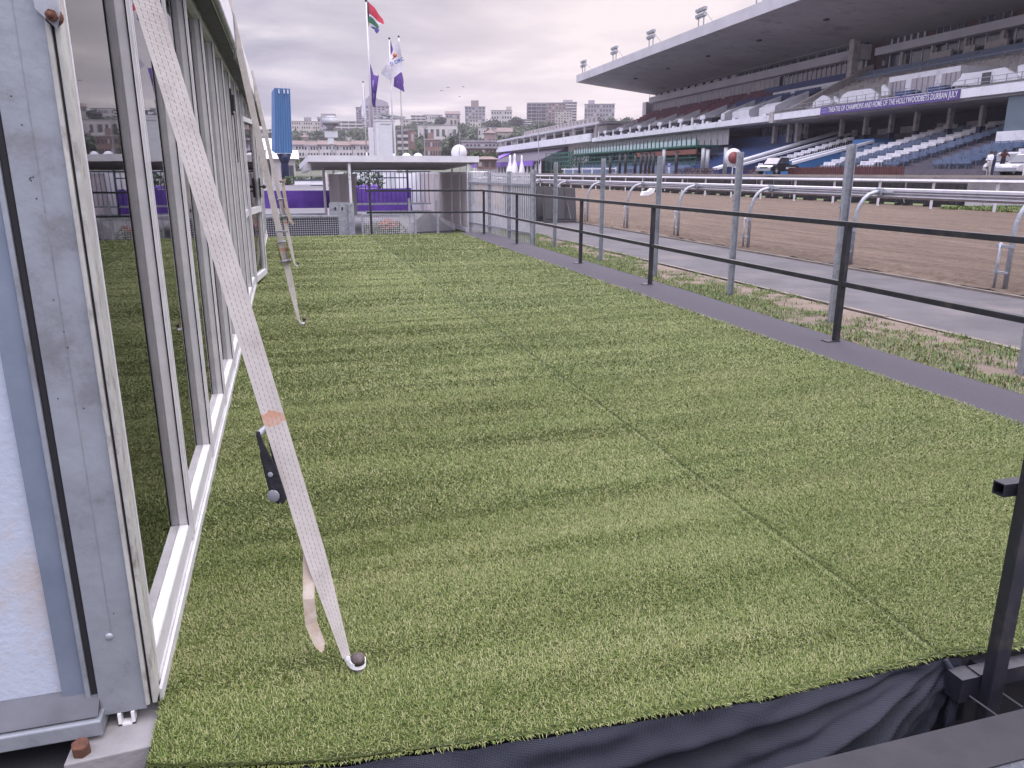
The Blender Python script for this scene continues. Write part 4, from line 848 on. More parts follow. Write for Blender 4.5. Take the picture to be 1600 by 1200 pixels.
# white stair parapets and sloping vomitory walls
def vom(s,L_,t0=60,m='whitewall'):
    zz=lambda t: 8.6+(t-60.6)*.509
    b=sb(); b.prism([(t0,8.7),(t0,10.3),(t0+1.2,10.9),(t0+5,zz(t0+5)+1.5),(t0+5,zz(t0+5)+.2)],'y',s,s+.4); b.prism([(t0,8.7),(t0,10.3),(t0+1.2,10.9),(t0+1.2,8.7)],'y',s+.4,s+L_); b.build('stair_parapet',M[m],gs_)
for s,L_ in ((101.5,4.2),(108.5,5),(116,1.2),(125,.8),(135,.8),(145,.8),(155,.8),(165,.8)): vom(s,L_)
for s in (106,114.,123,133,143,153,163): 
    b=sb(); b.prism([(62,9.4),(62,10.4),(65.6,12.2),(65.6,11.2)],'y',s,s+.4); b.build('sloping_wall',M['palestep'],gs_)
# end parapet between the two sections
b=sb(); b.prism([(58,7.9),(58,9.3),(60.6,9.8),(72.5,15.6),(72.5,14.4),(62,8)],'y',98.4,99.4); b.build('dividing_parapet',M['palestep'],gs_)
# glazed levels
def glazed(t,s0,s1,z0,z1,step,m,name='glazing',mull='frame',mw=.09):
    b=sb(); b.box(t,t+.1,s0,s1,z0,z1); o=b.build(name,M[m],gs_)
    b=sb(); s=s0
    while s<=s1+.01: b.box(t-.08,t-.01,s-mw/2,s+mw/2,z0,z1); s+=step
    b.build('mullions',M[mull],o); return o
glazed(71.9,121,174,14.1,16.6,1.5,'glassblind','glazed_panel')
glazed(72.2,99.6,121,14.3,16.6,1.2,'glassdark','glazed_panel')
b=sb()
for i in range(13): b.box(72.05,72.1,100.3+i*1.2,101.25+i*1.2,14.9,16.3)
b.pieces('window_blinds',M['glassblind'],gs_)
b=sb(); b.box(70.8,72.4,99.6,173.5,16.55,17.75); b.prism([(99.2,16.3),(99.2,18.2),(101.5,17.75),(103.5,16.6)],'x',70.8,72.4); b.build('upper_balcony_band',M['greyroof'],gs_)
glazed(72.35,99.6,173.6,17.7,19.0,2.4,'glassdark','upper_windows','alu',.16)
b=sb()
for i in range(11): b.box(72.15,72.24,136+i*3.4,138.1+i*3.4,17.75,18.75)
b.pieces('upper_window_blinds',M['glassblind'],gs_)  # blinds in the upper windows, same pale colour as those below
b=sb(); b.box(70.9,71.0,99.6,173.6,18.55,18.65)
for i in range(16): b.box(70.92,70.98,100+i*4.9,100.1+i*4.9,17.7,19.0)
b.build('upper_handrail',M['alu'],gs_)
b=sb(); b.box(69.6,70.6,99.2,100.2,14.0,19.2); b.build('tall_column',M['palestep'],gs_)
b=sb(); b.box(70.4,74,174,176.2,13.5,16.9); b.build('end_cabin',M['glassblind'],gs_)
# --- near section
FT=58.
b=sb(); b.box(FT,FT+.35,20,98.2,8.2,9.0); b.build('balcony_fascia',M['whitewall'],gs_)
b=sb(); b.box(FT+.35,73.3,20,98.3,7.95,8.2); b.build('balcony_slab',M['soffit'],gs_)
b=sb(); b.box(FT+.35,61,20,98.3,8.2,8.7); b.build('balcony_floor',M['palestep'],gs_)
steps(61,8.7,72.2,14.3,14,20,98.3,M['palestep'],'upper_terrace',8.2)
steps(69.8,13.1,72.4,14.6,2,20,98.0,M['benchblue'],'blue_back_rows',13.0)
glazed(73.,22,97.5,14.5,16.5,2.0,'glassdark','glazed_panel','frame',.14)
b=sb()
for i in range(14): b.box(72.4,72.75,24+i*5.3,24.35+i*5.3,14.4,16.6)
b.pieces('window_column',M['palestep'],gs_)
b=sb()
for s,w in ((84,3.4),(80.5,1.6),(76,3.)): b.box(72.0,72.3,s,s+w,14.3,15.5)
b.pieces('white_screen',M['palestep'],gs_)
b=sb(); b.box(71.6,73.3,20,97.4,16.5,17.45); b.build('upper_balcony_band',M['greyroof'],gs_)
for i in range(7):
    s=88.-i*6.6; o=glazed(73.05,s-4.4,s,17.6,19.4,1.1,'glassdark','upper_window','alu',.08)
    b=sb(); b.box(72.4,73.1,s-4.5,s+.1,19.4,19.95); b.build('window_lintel',M['whitewall'],gs_)
o=glazed(73.02,90.,96.3,17.6,19.8,1.2,'glassdark','white_window','white',.3)
# lounge box with glass front, planters, white walls
a=spx(1388,125,61.5); c=spx(1500,105,61.5)
b=sb(); b.box(61.6,66,c.y,a.y,8.7,11.75); b.build('lounge_wall',M['whitewall'],gs_)
L0=a.y-c.y
for f0,f1 in ((.02,.26),(.36,.68),(.78,1.02)):
    b=sb(); s1=a.y-L0*f0; s0=a.y-L0*f1; b.box(61.5,61.59,s0,s1,9.0,11.2); o=b.build('lounge_window',M['glassblind'],gs_)
    b=sb()
    for k in range(1,4): s=s0+(s1-s0)*k/4; b.box(61.44,61.49,s-.04,s+.04,9.,11.2)
    b.build('mullions',M['steelgalv'],o)
for px in (1412,1462):
    p=spx(px,142,60); b=sb(); b.box(59.9,61.1,p.y-1.3,p.y+1.3,8.75,9.85); b.build('blue_planter',M['blue'],gs_)
for px,w in ((1395,3.2),(1437,4.2),(1486,4.)):
    p=spx(px,142,59.6); b=sb(); b.box(59.3,59.8,p.y-w/2,p.y+w/2,8.7,9.3); b.build('low_white_wall',M['whitewall'],gs_)
def wallpx(pts,t,th_=.3,m='whitewall',name='low_white_wall'):
    vs=[spx(x,y,t) for x,y in pts]; b=sb(); b.prism([(v.y,v.z) for v in vs],'x',t,t+th_); return b.build(name,M[m],gs_)
wallpx([(1484,135),(1500,122),(1503,115),(1530,112),(1570,105),(1590,118),(1590,124),(1560,128),(1530,132)],60.6)
wallpx([(1590,103),(1600,100),(1600,122),(1590,124)],60.9)
wallpx([(1380,132),(1388,140),(1388,148),(1377,150),(1377,136)],60.6)
wallpx([(1303,150),(1310,156),(1310,158),(1317,148),(1325,143),(1360,138),(1372,148),(1371,155),(1309,162),(1303,158)],60.4)
wallpx([(1270,160),(1285,149),(1291,150),(1300,157),(1300,162),(1270,168)],60.2)
b=sb(); p=spx(1540,122,60.5); b.box(60.5,60.58,p.y-.5,p.y+.5,p.z-.5,p.z+.5); b.build('wall_poster',M['glassdark'],gs_)
# railings
b=sb()
for z in (9.15,9.5,9.9): b.bar(SP(58.9,20,z),SP(58.9,98,z),.05,.05)
s=20
while s<98: b.box(58.87,58.93,s-.03,s+.03,8.7,9.95); s+=1.6
b.build('front_railing',M['steelgalv'],gs_)
b=sb()
for k in range(9):
    s=28+k*8.
    for t in (62,65,68): z=8.7+(t-61)*.5; b.box(t-.03,t+.03,s-.03,s+.03,z,z+1.5); b.box(t+1-.03,t+1.03,s-.03,s+.03,z+.5,z+2.); b.bar(SP(t,s,z+1.4),SP(t+1,s,z+1.9),.06,.06)
for t,z in ((64.5,10.5),(68.5,12.6)):
    b.bar(SP(t,22,z+.9),SP(t,97,z+.9),.045,.045); s=22
    while s<97: b.box(t-.03,t+.03,s-.03,s+.03,z,z+.95); s+=2.4
b.build('aisle_railing',M['steelgalv'],gs_)
# banner with lettering on the near fascia
p=spx(1282,175,57.93); q=spx(1500,146,57.93)
bn=thing('sponsor_banner','long purple banner with white capital lettering on the balcony front','banner',ST((p.y+q.y)/2,57.9,8.2),-SA)
BO=Vector((57.9,(p.y+q.y)/2,8.2)); b=MB(off=BO); b.box(57.90,57.96,q.y,p.y,8.12,9.03); b.build('banner_cloth',mat('banner_purple',(.105,.07,.25),(.085,.055,.21),1,.6),bn)
Ltot=p.y-q.y
tx=text_obj('THEATRE OF CHAMPIONS AND HOME OF THE HOLLYWOODBETS DURBAN JULY',M['whitewall'],'lettering',bn,.80,.01,.007)
bb=[v.co.x for v in tx.data.vertices]; wid=max(bb)-min(bb); sc_=Ltot*.915/wid
tx.matrix_local=Matrix.Translation(Vector((-.03,Ltot/2-Ltot*.075,.16)))@Matrix.Rotation(-PI/2,4,'Z')@Matrix.Rotation(PI/2,4,'X')@Matrix.Diagonal((sc_,1,1,1))
b=MB(off=BO)
for z,w in ((8.66,.052),(8.36,.055)): b.box(57.88,57.899,p.y-.012*Ltot-w*Ltot,p.y-.012*Ltot,z,z+.17)
b.build('logo_block',M['lilac'],bn)
# under the balcony: lower back wall, columns, lower terrace
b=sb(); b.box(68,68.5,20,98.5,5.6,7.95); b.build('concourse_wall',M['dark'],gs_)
rs2=random.Random(4); b=sb(); s=24
while s<97: w=rs2.uniform(1,2.6); z=rs2.uniform(6.4,7.2); b.box(67.8,67.98,s,s+w,z-.9,z); s+=w+rs2.uniform(1,4)
b.pieces('concourse_panel',M['palestep'],gs_)
for px in (1262,1318,1355,1395,1434,1486,1536,1580):
    v=spx(px,172,63.5); b=sb(); b.box(63.3,63.8,v.y-.2,v.y+.2,3,7.95); b.build('column',M['palestep'],gs_)
    b=sb(); b.box(63.22,63.88,v.y-.25,v.y+.25,3,5.9); b.build('column_base',M['navy'],gs_)
steps(51.5,1.5,67.9,6.0,17,52,103,M['terrace'],'lower_terrace',1.2)
steps(51.5,1.5,67.9,6.0,17,20,51.99,M['terrace'],'lower_terrace',1.2)
# stair walls, white coped and blue sided
def stairwall(s,w,t0,t1,z0,z1,h=.9,m='blue',land=False):
    b=sb(); b.prism([(t0,1.2),(t0,z0-.15),(t1,z1-.15),(t1,1.2)],'y',s,s+w); o=b.build('stair_wall',M[m],gs_)
    b=sb(); b.prism([(t0-.05,z0-.15),(t0-.05,z0+.12),(t1,z1+.12),(t1,z1-.15)],'y',s-.12,s+w+.12); b.build('coping',M['whitewall'],gs_)
stairwall(96.2,1.6,49.5,67,2.0,6.75); stairwall(90.9+1.6,.5,50,66,2.2,6.3)
stairwall(83.8,.5,49,62,2.0,5.0,m='brightblue'); stairwall(80.6,.5,50.,60.5,2.35,4.9,m='brightblue')
b=sb(); b.box(48.8,50.2,80.4,81.4,1.2,2.7); b.build('stair_pier',M['brightblue'],gs_)
b=sb(); b.box(60.4,63,80.6,84.3,4.4,5.2); b.build('stair_head',M['brightblue'],gs_)
steps(52.5,1.5,67.9,6.3,17,103,120,M['terrace'],'lower_terrace',1.2)
b=sb(); b.box(62.5,63,99,118,4.9,6.6); b.build('blue_wall',M['blue'],gs_)
steps(54,2.2,62.5,5.2,9,99,118,M['blue'],'blue_seat_rows',2.0)
glazed(64.,99.5,112,6.4,7.95,1.6,'glassdark','concourse_window','alu',.1)
for s in (101,104.8,99): b=sb(); b.box(62,62.6,s-.3,s+.3,5.5,7.95); b.build('column',M['palestep'],gs_)
# pale screen wall under the far balcony and terrace behind the scaffold
glazed(59.4,113,174.5,5.6,7.94,2.0,'glassblind','screen_wall','frame',.1)
b=sb(); b.box(60,60.5,113,175,1.2,5.7); b.build('lower_wall',M['navy'],gs_)
steps(50.5,1.3,60,4.4,10,113,175,M['benchblue'],'blue_step_rows',1.2)
# near right: grey glazed cabin on a white and blue plinth
p=spx(1577,148,59.); b=sb(); b.box(58.6,63,46,p.y-.4,5.0,7.94); b.build('cabin_glazing',mat('blue_grey_glass',(.13,.18,.22),(.10,.14,.18),.4,.3),gs_)
b=sb(); b.box(58.3,63,46,p.y,4.05,5.0); b.build('cabin_plinth',M['whitewall'],gs_); b=sb(); b.box(58.35,63,46,p.y+.02,3.3,4.04); b.build('cabin_base',M['brightblue'],gs_)
# ---------------------------------------------------------------- benches
bw={}
def bench(colr):
    b=MB()
    for k in range(3): b.box(-.18+k*.13,-.08+k*.13,-1.08,1.08,.40,.43)
    for k in range(3): b.box(.21+k*.02,.24+k*.02,-1.08,1.08,.47+k*.12,.56+k*.12)
    for y in (-.9,0,.9): b.box(-.16,-.12,y-.03,y+.03,0,.4); b.box(.2,.25,y-.03,y+.03,0,.8); b.box(-.16,.22,y-.025,y+.025,.36,.4)
    return b.build('bench',M['benchwhite'] if colr=='white' else M['benchblue'])
for cname in ('white','blue'): bw[cname]=None
cols_=[('white',90.,0,13,'beside the long blue stair wall'),('blue',79.,4,9,'next to the head of the bright blue stair'),('white',76.4,0,16,'directly right of the bright blue stair'),('blue',73.3,0,15,'between the two long white columns'),('white',70.2,0,16,'in the second long white column right of the stair'),('blue',66.6,0,15,'right of the second long white column'),('blue',60.2,0,13,'across the bare aisle from the long columns'),('blue',57.9,0,13,'in the rightmost blue column near the white cabin plinth'),('white',54.2,1,9,'behind the white vehicles at the right edge')]
for cn,s,r0,r1,desc in cols_:
    for r in range(r0,r1):
        o=bw[cn]
        if o is None: o=bench(cn); bw[cn]=o
        else: o=o.copy(); col.objects.link(o)
        t=51.5+(r+.5)*(16.4/17); z=1.5+(r+1)*(4.5/17)
        o.location=ST(s+random.uniform(-.05,.05),t,z); o.rotation_euler=(0,0,-SA+random.uniform(-.012,.012))
        tag(o,'%s slatted bench %s, %s step up'%(cn,desc,ORD[r]),'bench','%s benches stepping up the lower terrace'%cn)
# ---------------------------------------------------------------- floodlights on the roof edge
for i,(px,py) in enumerate([(912,112),(960,96),(1017,73),(1095,42),(1187,6)]):
    s,z=atT(px,py,54.8); t=thing('floodlight_rack','floodlight rack on the roof edge, %s from the far corner'%ORD[i],'floodlight',ST(s,54.8,22.1),-SA,'floodlight racks on the grandstand roof')
    b=MB()
    b.box(-.08,.08,-.9,-.8,0,2.6); b.box(-.08,.08,.8,.9,0,2.2); b.box(-.06,.06,-1.6,1.6,1.5,1.6); b.box(-.06,.06,-1.6,1.6,2.3,2.4); b.bar((0,-.8,2.5),(2.4,-.8,0),.05,.05); b.build('frame',M['alu'],t)
    for z_ in (1.62,2.42):
        for k in range(4): b=MB(); b.box(-.35,.15,-1.5+k*.8,-.95+k*.8,z_,z_+.42); b.build('lamp',M['steelgalv'],t)
# ---------------------------------------------------------------- scaffold in front of the far lower level
sc=thing('scaffolding','green scaffolding platform with glass panels below the far balcony','scaffolding',ST(145,56,1.2),-SA)
so=Vector((56,145,1.2))
def cb(): return MB(off=so)
b=cb(); s=113
while s<=178:
    for t in (54.2,57.6): b.tube([(t,s,1.2),(t,s,6.4)],.07,5)
    b.bar((54.2,s,5.2),(57.6,s,5.2),.1,.1); b.bar((54.2,s,3.4),(57.6,s,3.4),.09,.09); s+=2.2
b.build('standard',M['green'],sc)
b=cb()
for t in (54.2,57.6):
    for z in (2.9,3.7,4.5,5.25): b.bar((t,113,z),(t,178,z),.11,.13)
b.build('ledger',M['green'],sc)
b=cb(); b.box(54.0,57.8,113,176,5.3,5.5); b.build('platform',M['green'],sc)
b=cb(); b.box(57.7,57.8,118,176,2.8,5.2); b.build('back_netting',mat('dark_green_netting',(.012,.04,.035),(.02,.06,.05),.6,.8),sc)
b=cb(); s=113.
while s<175: b.box(54.1,54.13,s+.2,s+1.5,5.5,6.35); s+=1.75
b.build('glass_balustrade',mat('pale_glass_balustrade',(.42,.55,.55),(.35,.45,.47),.5,.2),sc)
b=cb(); s=113.
while s<176: b.box(54.0,54.12,s-.05,s+.05,5.3,6.9); s+=1.75
b.build('balustrade_post',M['green'],sc)
b=cb(); b.box(53.9,54.1,112.5,137,4.15,4.85); b.box(54.3,57.5,112.5,126,4.2,4.3); b.build('rusty_boards',M['orange'],sc)
b=cb()
for k in range(6): b.bar((54+k*.6,176,5.4-k*.1),(54+k*.6,184,1.3),.14,.14)
for k in range(9): b.box(54,57.4,176.5+k*.85,177+k*.85,5.-k*.42,5.1-k*.42)
b.bar((54,176,6.4),(54,184,2.3),.12,.12); b.build('stair',M['green'],sc)
b=cb(); 
for s in (179,183,187,191,195,200):
    for t in (54.,57.): b.box(t-.1,t+.1,s-.1,s+.1,1.2,6.2)
for z in (2,3,4,5,6): b.bar((54,178,z),(54,200,z),.16,.16); b.bar((57,178,z),(57,200,z),.16,.16)
b.build('scaffold_bay',M['green'],sc)
# ---------------------------------------------------------------- older low stand on the far left
ls_=thing('far_stand','older low grandstand with flat roof and long white balcony band beyond the big stand','grandstand',ST(240,60,1.2),-SA)
lo_=Vector((60,240,1.2))
def lb(): return MB(off=lo_)
b=lb(); b.box(58,58.5,176,302,8.35,10.1); b.box(58.5,66,176,302,8.3,8.5); b.build('balcony_band',M['whitewall'],ls_)
b=lb(); b.box(62,66,176,300,8.5,12.0); b.build('upper_wall',M['palestep'],ls_)
b=lb(); b.box(60,70,176,320,12.2,12.75); b.build('roof',M['greyroof'],ls_)
b=lb(); s=178
while s<250: b.box(60.2,60.9,s,s+1.7,12.75,13.7); s+=3.2
b.box(60.2,60.9,176,250,13.7,13.9); b.build('roof_parapet',M['palestep'],ls_)
b=lb(); s=178
while s<300: b.box(60,60.4,s,s+.5,8.5,12.2); s+=9
b.build('column',M['palestep'],ls_)
for s,w in ((186,14),(206,22),(236,8),(250,16),(276,8)): b=lb(); b.box(61.8,61.98,s,s+w,9.2,11.6); b.build('dark_opening',M['dark'],ls_)
b=lb(); b.box(61.7,61.78,228,235,9.4,11.4); b.build('white_board',M['whitewall'],ls_)
b=lb(); b.box(60,64,176,300,1.2,8.3); b.build('lower_wall',M['palestep'],ls_)
b=lb(); b.prism([(52,4.4),(60,7.9),(60.2,7.9),(60.2,4.3),(52,4.2)],'y',200,290); b.build('dark_awning',mat('dark_awning',(.06,.05,.075),None,1,.8),ls_)
b=lb(); b.box(51.6,52.0,205,300,3.1,4.5); b.prism([(52.2,4.5),(59,7.6),(59,7.9),(52.2,4.8)],'y',262,274); b.build('purple_valance',mat('violet_valance',(.22,.11,.5),(.17,.08,.42),1,.7),ls_)
b=lb(); s=200
while s<300: b.box(52.5,52.7,s,s+.3,1.2,4.4); b.box(52.9,53,s+1,s+3.4,1.2,3.6); s+=4.5
b.build('tent_post',M['whitewall'],ls_)
# ================================================================ APRON IN FRONT OF THE STAND
b=MB(); 
def ap(s,t,z): v=ST(s,t,z); return v
b.add([ap(-20,43,1.2),ap(330,43,1.2),ap(330,110,1.2),ap(-20,110,1.2),ap(-20,43,-.32),ap(330,43,-.32)],[(0,1,2,3),(0,4,5,1)]); struct(b,'apron',M['apron'])
def q(px,t,z=1.2):      # point on the apron under a photo column
    s=atT(px,270,t)[0]; return ST(s,t,z),s
# dark posts and grey bollards on the apron
posts=[(905,'dark',3.2),(953,'dark',3.),(968,'dark',3.2),(977,'dark',3.2),(992,'dark',3.),(1001,'dark',3.1),(1008,'dark',3.),(1014,'dark',3.1),(1020,'dark',3.),(1056,'dark',3.),(1036,'grey',3.4),(1097,'grey',3.2),(1104,'grey',3.),(1132,'grey',3.1)]
cnt={'dark':0,'grey':0}
for px,cn,h in posts:
    v,s=q(px,46.5); b=MB(); b.tube([(0,0,0),(0,0,h)],.22 if cn=='dark' else .25,10); b.tube([(0,0,h),(0,0,h+.08)],.26,10)
    tag(b.build('apron_post',M['blackplastic'] if cn=='dark' else M['alu'],loc=v),'%s round post on the apron in front of the far stand, %s from the left'%(cn,ORD[cnt[cn]]),'post','%s posts on the apron'%cn); cnt[cn]+=1
# round sign
v,s=q(1144,45); t=thing('round_sign','round white sign with a red centre on a pole, half hidden by a fence post','sign',v,-SA)
b=MB(); b.tube([(0,0,0),(0,0,1.6)],.06,6); b.build('pole',M['white'],t)
b=MB(); b.tube([(0,-.04,1.9),(0,.04,1.9)],1.05,26); b.build('disc',M['whitewall'],t); b=MB(); b.tube([(0,-.08,1.9),(0,-.05,1.9)],.68,24); b.build('centre',M['red'],t)
v,s=q(1599,43.8); t=thing('round_sign','round white sign with a red centre cut by the right edge, beside the white pickup','sign',v+UP*0,-SA)
b=MB(); b.tube([(0,0,0),(0,0,1.4)],.05,6); b.build('pole',M['white'],t)
b=MB(); b.tube([(0.3,-.04,1.75),(0.3,.04,1.75)],.55,24); b.build('disc',M['whitewall'],t); b=MB(); b.tube([(0.3,-.08,1.75),(0.3,-.05,1.75)],.34,24); b.build('centre',M['red'],t)
# picnic tables
pt=None
for i,px in enumerate([958,985,1010,1066,1082,1098,1114,1172,1186]):
    v,s=q(px,44.6+(i%2)*1.2)
    if pt is None:
        pt=thing('picnic_table','x','table'); b=MB(); b.box(-.4,.4,-.9,.9,.70,.75); b.build('top',M['maroon'],pt)
        for x in (-.75,.75): b=MB(); b.box(x-.13,x+.13,-.9,.9,.42,.46); b.build('seat',M['maroon'],pt)
        for y in (-.7,.7): b=MB(); b.bar((-.7,y,0),(-.1,y,.7),.06,.06); b.bar((.7,y,0),(.1,y,.7),.06,.06); b.box(-.8,.8,y-.03,y+.03,.38,.42); b.build('leg',M['maroon'],pt)
        o=pt
    else: o=copy_tree(pt)
    o.location=v; o.rotation_euler=(0,0,-SA+random.uniform(-.3,.3)); tag(o,'low dark picnic table on the apron below the scaffolding, %s from the left'%ORD[i],'picnic table','dark picnic tables on the apron')
# maroon picket fence
mf=thing('picket_fence','low maroon picket fence at the foot of the bench terrace','fence',q(1330,45)[0],-SA)
sa=atT(1232,268,45.)[0]; sb_=atT(1412,268,45.)[0]; o0=atT(1330,270,45.)[0]
b=MB(off=(45,o0,1.2)); s=sb_
while s<sa: b.box(45,45.05,s,s+.22,1.22,1.95); s+=.3
b.build('pickets',M['maroon'],mf); b=MB(off=(45,o0,1.2)); b.box(45.06,45.1,sb_,sa,1.4,1.5); b.box(45.06,45.1,sb_,sa,1.75,1.85); b.pieces('rail',M['maroon'],mf)
# white low fences and kerb pieces far along the apron
for i,(px0,px1,l) in enumerate([(872,925,'low white post and rail fence far along the apron, left part'),(927,962,'low white post and rail fence far along the apron, right part')]):
    s0=atT(px1,270,47.)[0]; s1=atT(px0,270,47.)[0]; b=MB(); k=s0
    while k<s1: p=ST(k,47,0); b.box(p.x-.1,p.x+.1,p.y-.1,p.y+.1,1.2,2.3); k+=6
    b.bar(ST(s0,47,2.1),ST(s1,47,2.1),.12,.2); tag(b.build('white_fence',M['whitewall']),l,'fence')
# white sail-like draped figures in front of the purple tent
for i,(px,h,w) in enumerate([(797,7.,1.5),(804,7.4,1.6),(815,6.6,1.2)]):
    s=250.-i*3; k=50.; v=ST(*[atT(px,262,50.)[0],50.,1.2])
    b=MB(); b.smooth=True; n=12; prof_=[(0,1),(.25,.8),(.5,.45),(.7,.25),(.85,.3),(1,.12)]; vs=[];fs=[]
    for a,(u,r) in enumerate(prof_):
        for j in range(n): an=2*PI*j/n; rr=w*r*(1+.15*math.sin(an*3+i)); vs.append((rr*math.cos(an),rr*math.sin(an),h*u))
    for a in range(len(prof_)-1):
        for j in range(n): fs.append((a*n+j,a*n+(j+1)%n,(a+1)*n+(j+1)%n,(a+1)*n+j))
    fs.append(tuple((len(prof_)-1)*n+j for j in range(n))); b.add(vs,fs)
    o=b.build('white_sculpture',M['whitewall'],loc=v); o.scale=(.72,.72,.72); tag(o,'tall white bottle shaped figure before the purple tent, %s from the left'%ORD[i],'sculpture','white figures before the purple tent')
# ---------------------------------------------------------------- vehicles
def pickup(name,label,loc,rz,paint,canopy=False):
    t=thing(name,label,'pickup truck',loc,rz); P_=M[paint]
    b=MB(); b.prism([(-2.6,.45),(-2.62,.95),(-1.0,1.02),(.9,1.02),(2.2,.95),(2.55,.80),(2.6,.45),(2.0,.38),(-2.2,.38)],'y',-.88,.88); b.build('body',P_,t,bevel=.06)
    b=MB(); b.prism([(-.95,1.0),(-.8,1.66),(-.55,1.74),(.45,1.74),(.75,1.66),(1.35,1.02)],'y',-.78,.78); cbn=b.build('cab',P_,t,bevel=.05)
    for sg in (-1,1):
        b=MB(); y=sg*.785
        for pg in ([(-.78,1.12),(-.66,1.6),(-.05,1.62),(-.05,1.12)],[(.05,1.12),(.05,1.62),(.5,1.6),(1.0,1.12)]): b.prism(pg,'y',y-.01,y+.01)
        b.build('side_window',M['glassdark'],cbn)
        b=MB(); b.box(2.45,2.58,sg*.6-.16,sg*.6+.16,.68,.84); b.pieces('headlight',M['sill'],t)
        b=MB(); b.box(1.05,1.15,sg*.9-.1,sg*.9+.1,1.05,1.2); b.build('mirror',P_,t)
    b=MB(); b.add([(.80,-.7,1.62),(.80,.7,1.62),(1.36,.72,1.06),(1.36,-.72,1.06),(.83,-.7,1.64),(.83,.7,1.64),(1.40,.72,1.08),(1.40,-.72,1.08)],[(0,1,2,3),(4,7,6,5),(0,4,5,1),(2,6,7,3),(0,3,7,4),(1,5,6,2)]); b.build('windscreen',M['glassblind'] if paint=='carblack' else M['glassdark'],cbn)
    b=MB(); b.box(2.57,2.66,-.8,.8,.42,.66); b.box(-2.7,-2.6,-.8,.8,.45,.6); b.pieces('bumper',M['steelgalv'],t)
    for x in (-1.6,1.65):
        for sg in (-1,1):
            b=MB(); b.tube([(x,sg*.72,.36),(x,sg*.92,.36)],.36,18); w_=b.build('wheel',M['tyre'],t); b=MB(); b.tube([(x,sg*.921,.36),(x,sg*.935,.36)],.2,12); b.build('rim',M['steelgalv'],w_)
    if canopy: b=MB(); b.prism([(-2.58,.98),(-2.5,1.7),(-1.05,1.74),(-1.02,1.0)],'y',-.8,.8); b.build('canopy',P_,t,bevel=.05)
    else: b=MB(); b.box(-2.5,-1.05,-.74,.74,1.025,1.03); b.build('load_bed',M['dark'],t)
    return t
v,s=q(1214,44.2)
bp=pickup('parked_pickup','black double cab pickup parked below the bench terrace','',0,'carblack') if 0 else pickup('parked_pickup','black double cab pickup parked below the bench terrace',v,R(205),'carblack')
b=MB(); b.box(-2.,-.1,-.9,-.884,.6,.8); b.box(-2,-.1,.884,.9,.6,.8); b.build('side_lettering_band',M['sign'],bp)
v,s=q(1609,46.3); pickup('parked_pickup','silver white double cab pickup cut off by the right edge',v,R(185),'carwhite').scale=(.9,.9,.87)
v,s=q(1578,50.); pickup('parked_van_pickup','white canopied pickup parked behind the silver one at the right edge',v,R(200),'carwhite',True)
# ---------------------------------------------------------------- people
def person(label,loc,rz,shirt,trouser,pose='stand',h=1.72):
    J={'pel':(0,0,.95),'ch':(0,0,1.30),'nk':(0,0,1.48),'hd':(0.01,0,1.62),'ht':(.0,0,1.71),'ls':(0,.19,1.42),'le':(.04,.24,1.14),'lw':(.20,.12,1.08),'lh':(.27,.06,1.10),'rs':(0,-.19,1.42),'re':(.04,-.25,1.14),'rw':(.20,-.12,1.06),'rh':(.27,-.05,1.08),'lk':(.02,.11,.50),'la':(0,.12,.09),'lt':(.16,.14,.04),'rk':(.03,-.11,.50),'ra':(-.03,-.12,.09),'rt':(.13,-.15,.04)}
    if pose=='lean': 
        for k in ('ch','nk','hd','ht','ls','rs'): x,y,z=J[k]; J[k]=(x+(z-.95)*.45,y,z-(z-.95)*.12)
        J['lw']=(.55,.3,1.15);J['lh']=(.62,.3,1.15);J['le']=(.4,.3,1.18);J['rw']=(.55,-.3,1.15);J['rh']=(.62,-.3,1.15);J['re']=(.4,-.3,1.18)
    E_=[('pel','ch'),('ch','nk'),('nk','hd'),('hd','ht'),('ch','ls'),('ls','le'),('le','lw'),('lw','lh'),('ch','rs'),('rs','re'),('re','rw'),('rw','rh'),('pel','lk'),('lk','la'),('la','lt'),('pel','rk'),('rk','ra'),('ra','rt')]
    Rr={'pel':.15,'ch':.155,'nk':.06,'hd':.10,'ht':.085,'ls':.07,'le':.05,'lw':.035,'lh':.04,'rs':.07,'re':.05,'rw':.035,'rh':.04,'lk':.075,'la':.05,'lt':.04,'rk':.075,'ra':.05,'rt':.04}
    ks=list(J); me=bpy.data.meshes.new('person'); me.from_pydata([J[k] for k in ks],[(ks.index(a),ks.index(c)) for a,c in E_],[])
    o=bpy.data.objects.new('tmpp',me); col.objects.link(o); o.modifiers.new('s','SKIN'); sv=me.skin_vertices[0].data
    for i,k in enumerate(ks): sv[i].radius=(Rr[k],Rr[k]*(1.15 if k in('pel','ch') else 1)); sv[i].use_root=(k=='pel')
    o.modifiers.new('u','SUBSURF').levels=2; o.modifiers['u'].render_levels=2
    dg=bpy.context.evaluated_depsgraph_get(); m2=bpy.data.meshes.new_from_object(o.evaluated_get(dg)); bpy.data.objects.remove(o)
    m2.name='person'; m2.materials.clear()
    for m in (M['skin'],M[shirt],M[trouser],M['tyre']): m2.materials.append(m)
    for p in m2.polygons:
        c=p.center; p.use_smooth=True
        p.material_index=3 if c.z<.1 else 2 if c.z<.98 else 0 if (c.z>1.5 or (c.x>.16 and pose!='lean')) else 1
    r=bpy.data.objects.new('person',m2); col.objects.link(r); r.location=loc; r.rotation_euler.z=rz
    b=MB(); x,y,z=J['hd']; b.dome((x-.015,y,z+.02),.112,12,1.); b.build('hair',M['tyre'],r)
    return tag(r,label,'person','people near the parked vehicles')
v,s=q(1544,45.2); person('standing person in white shirt and pale trousers with folded arms beside the silver pickup',v,R(180),'whitewall','palestep')
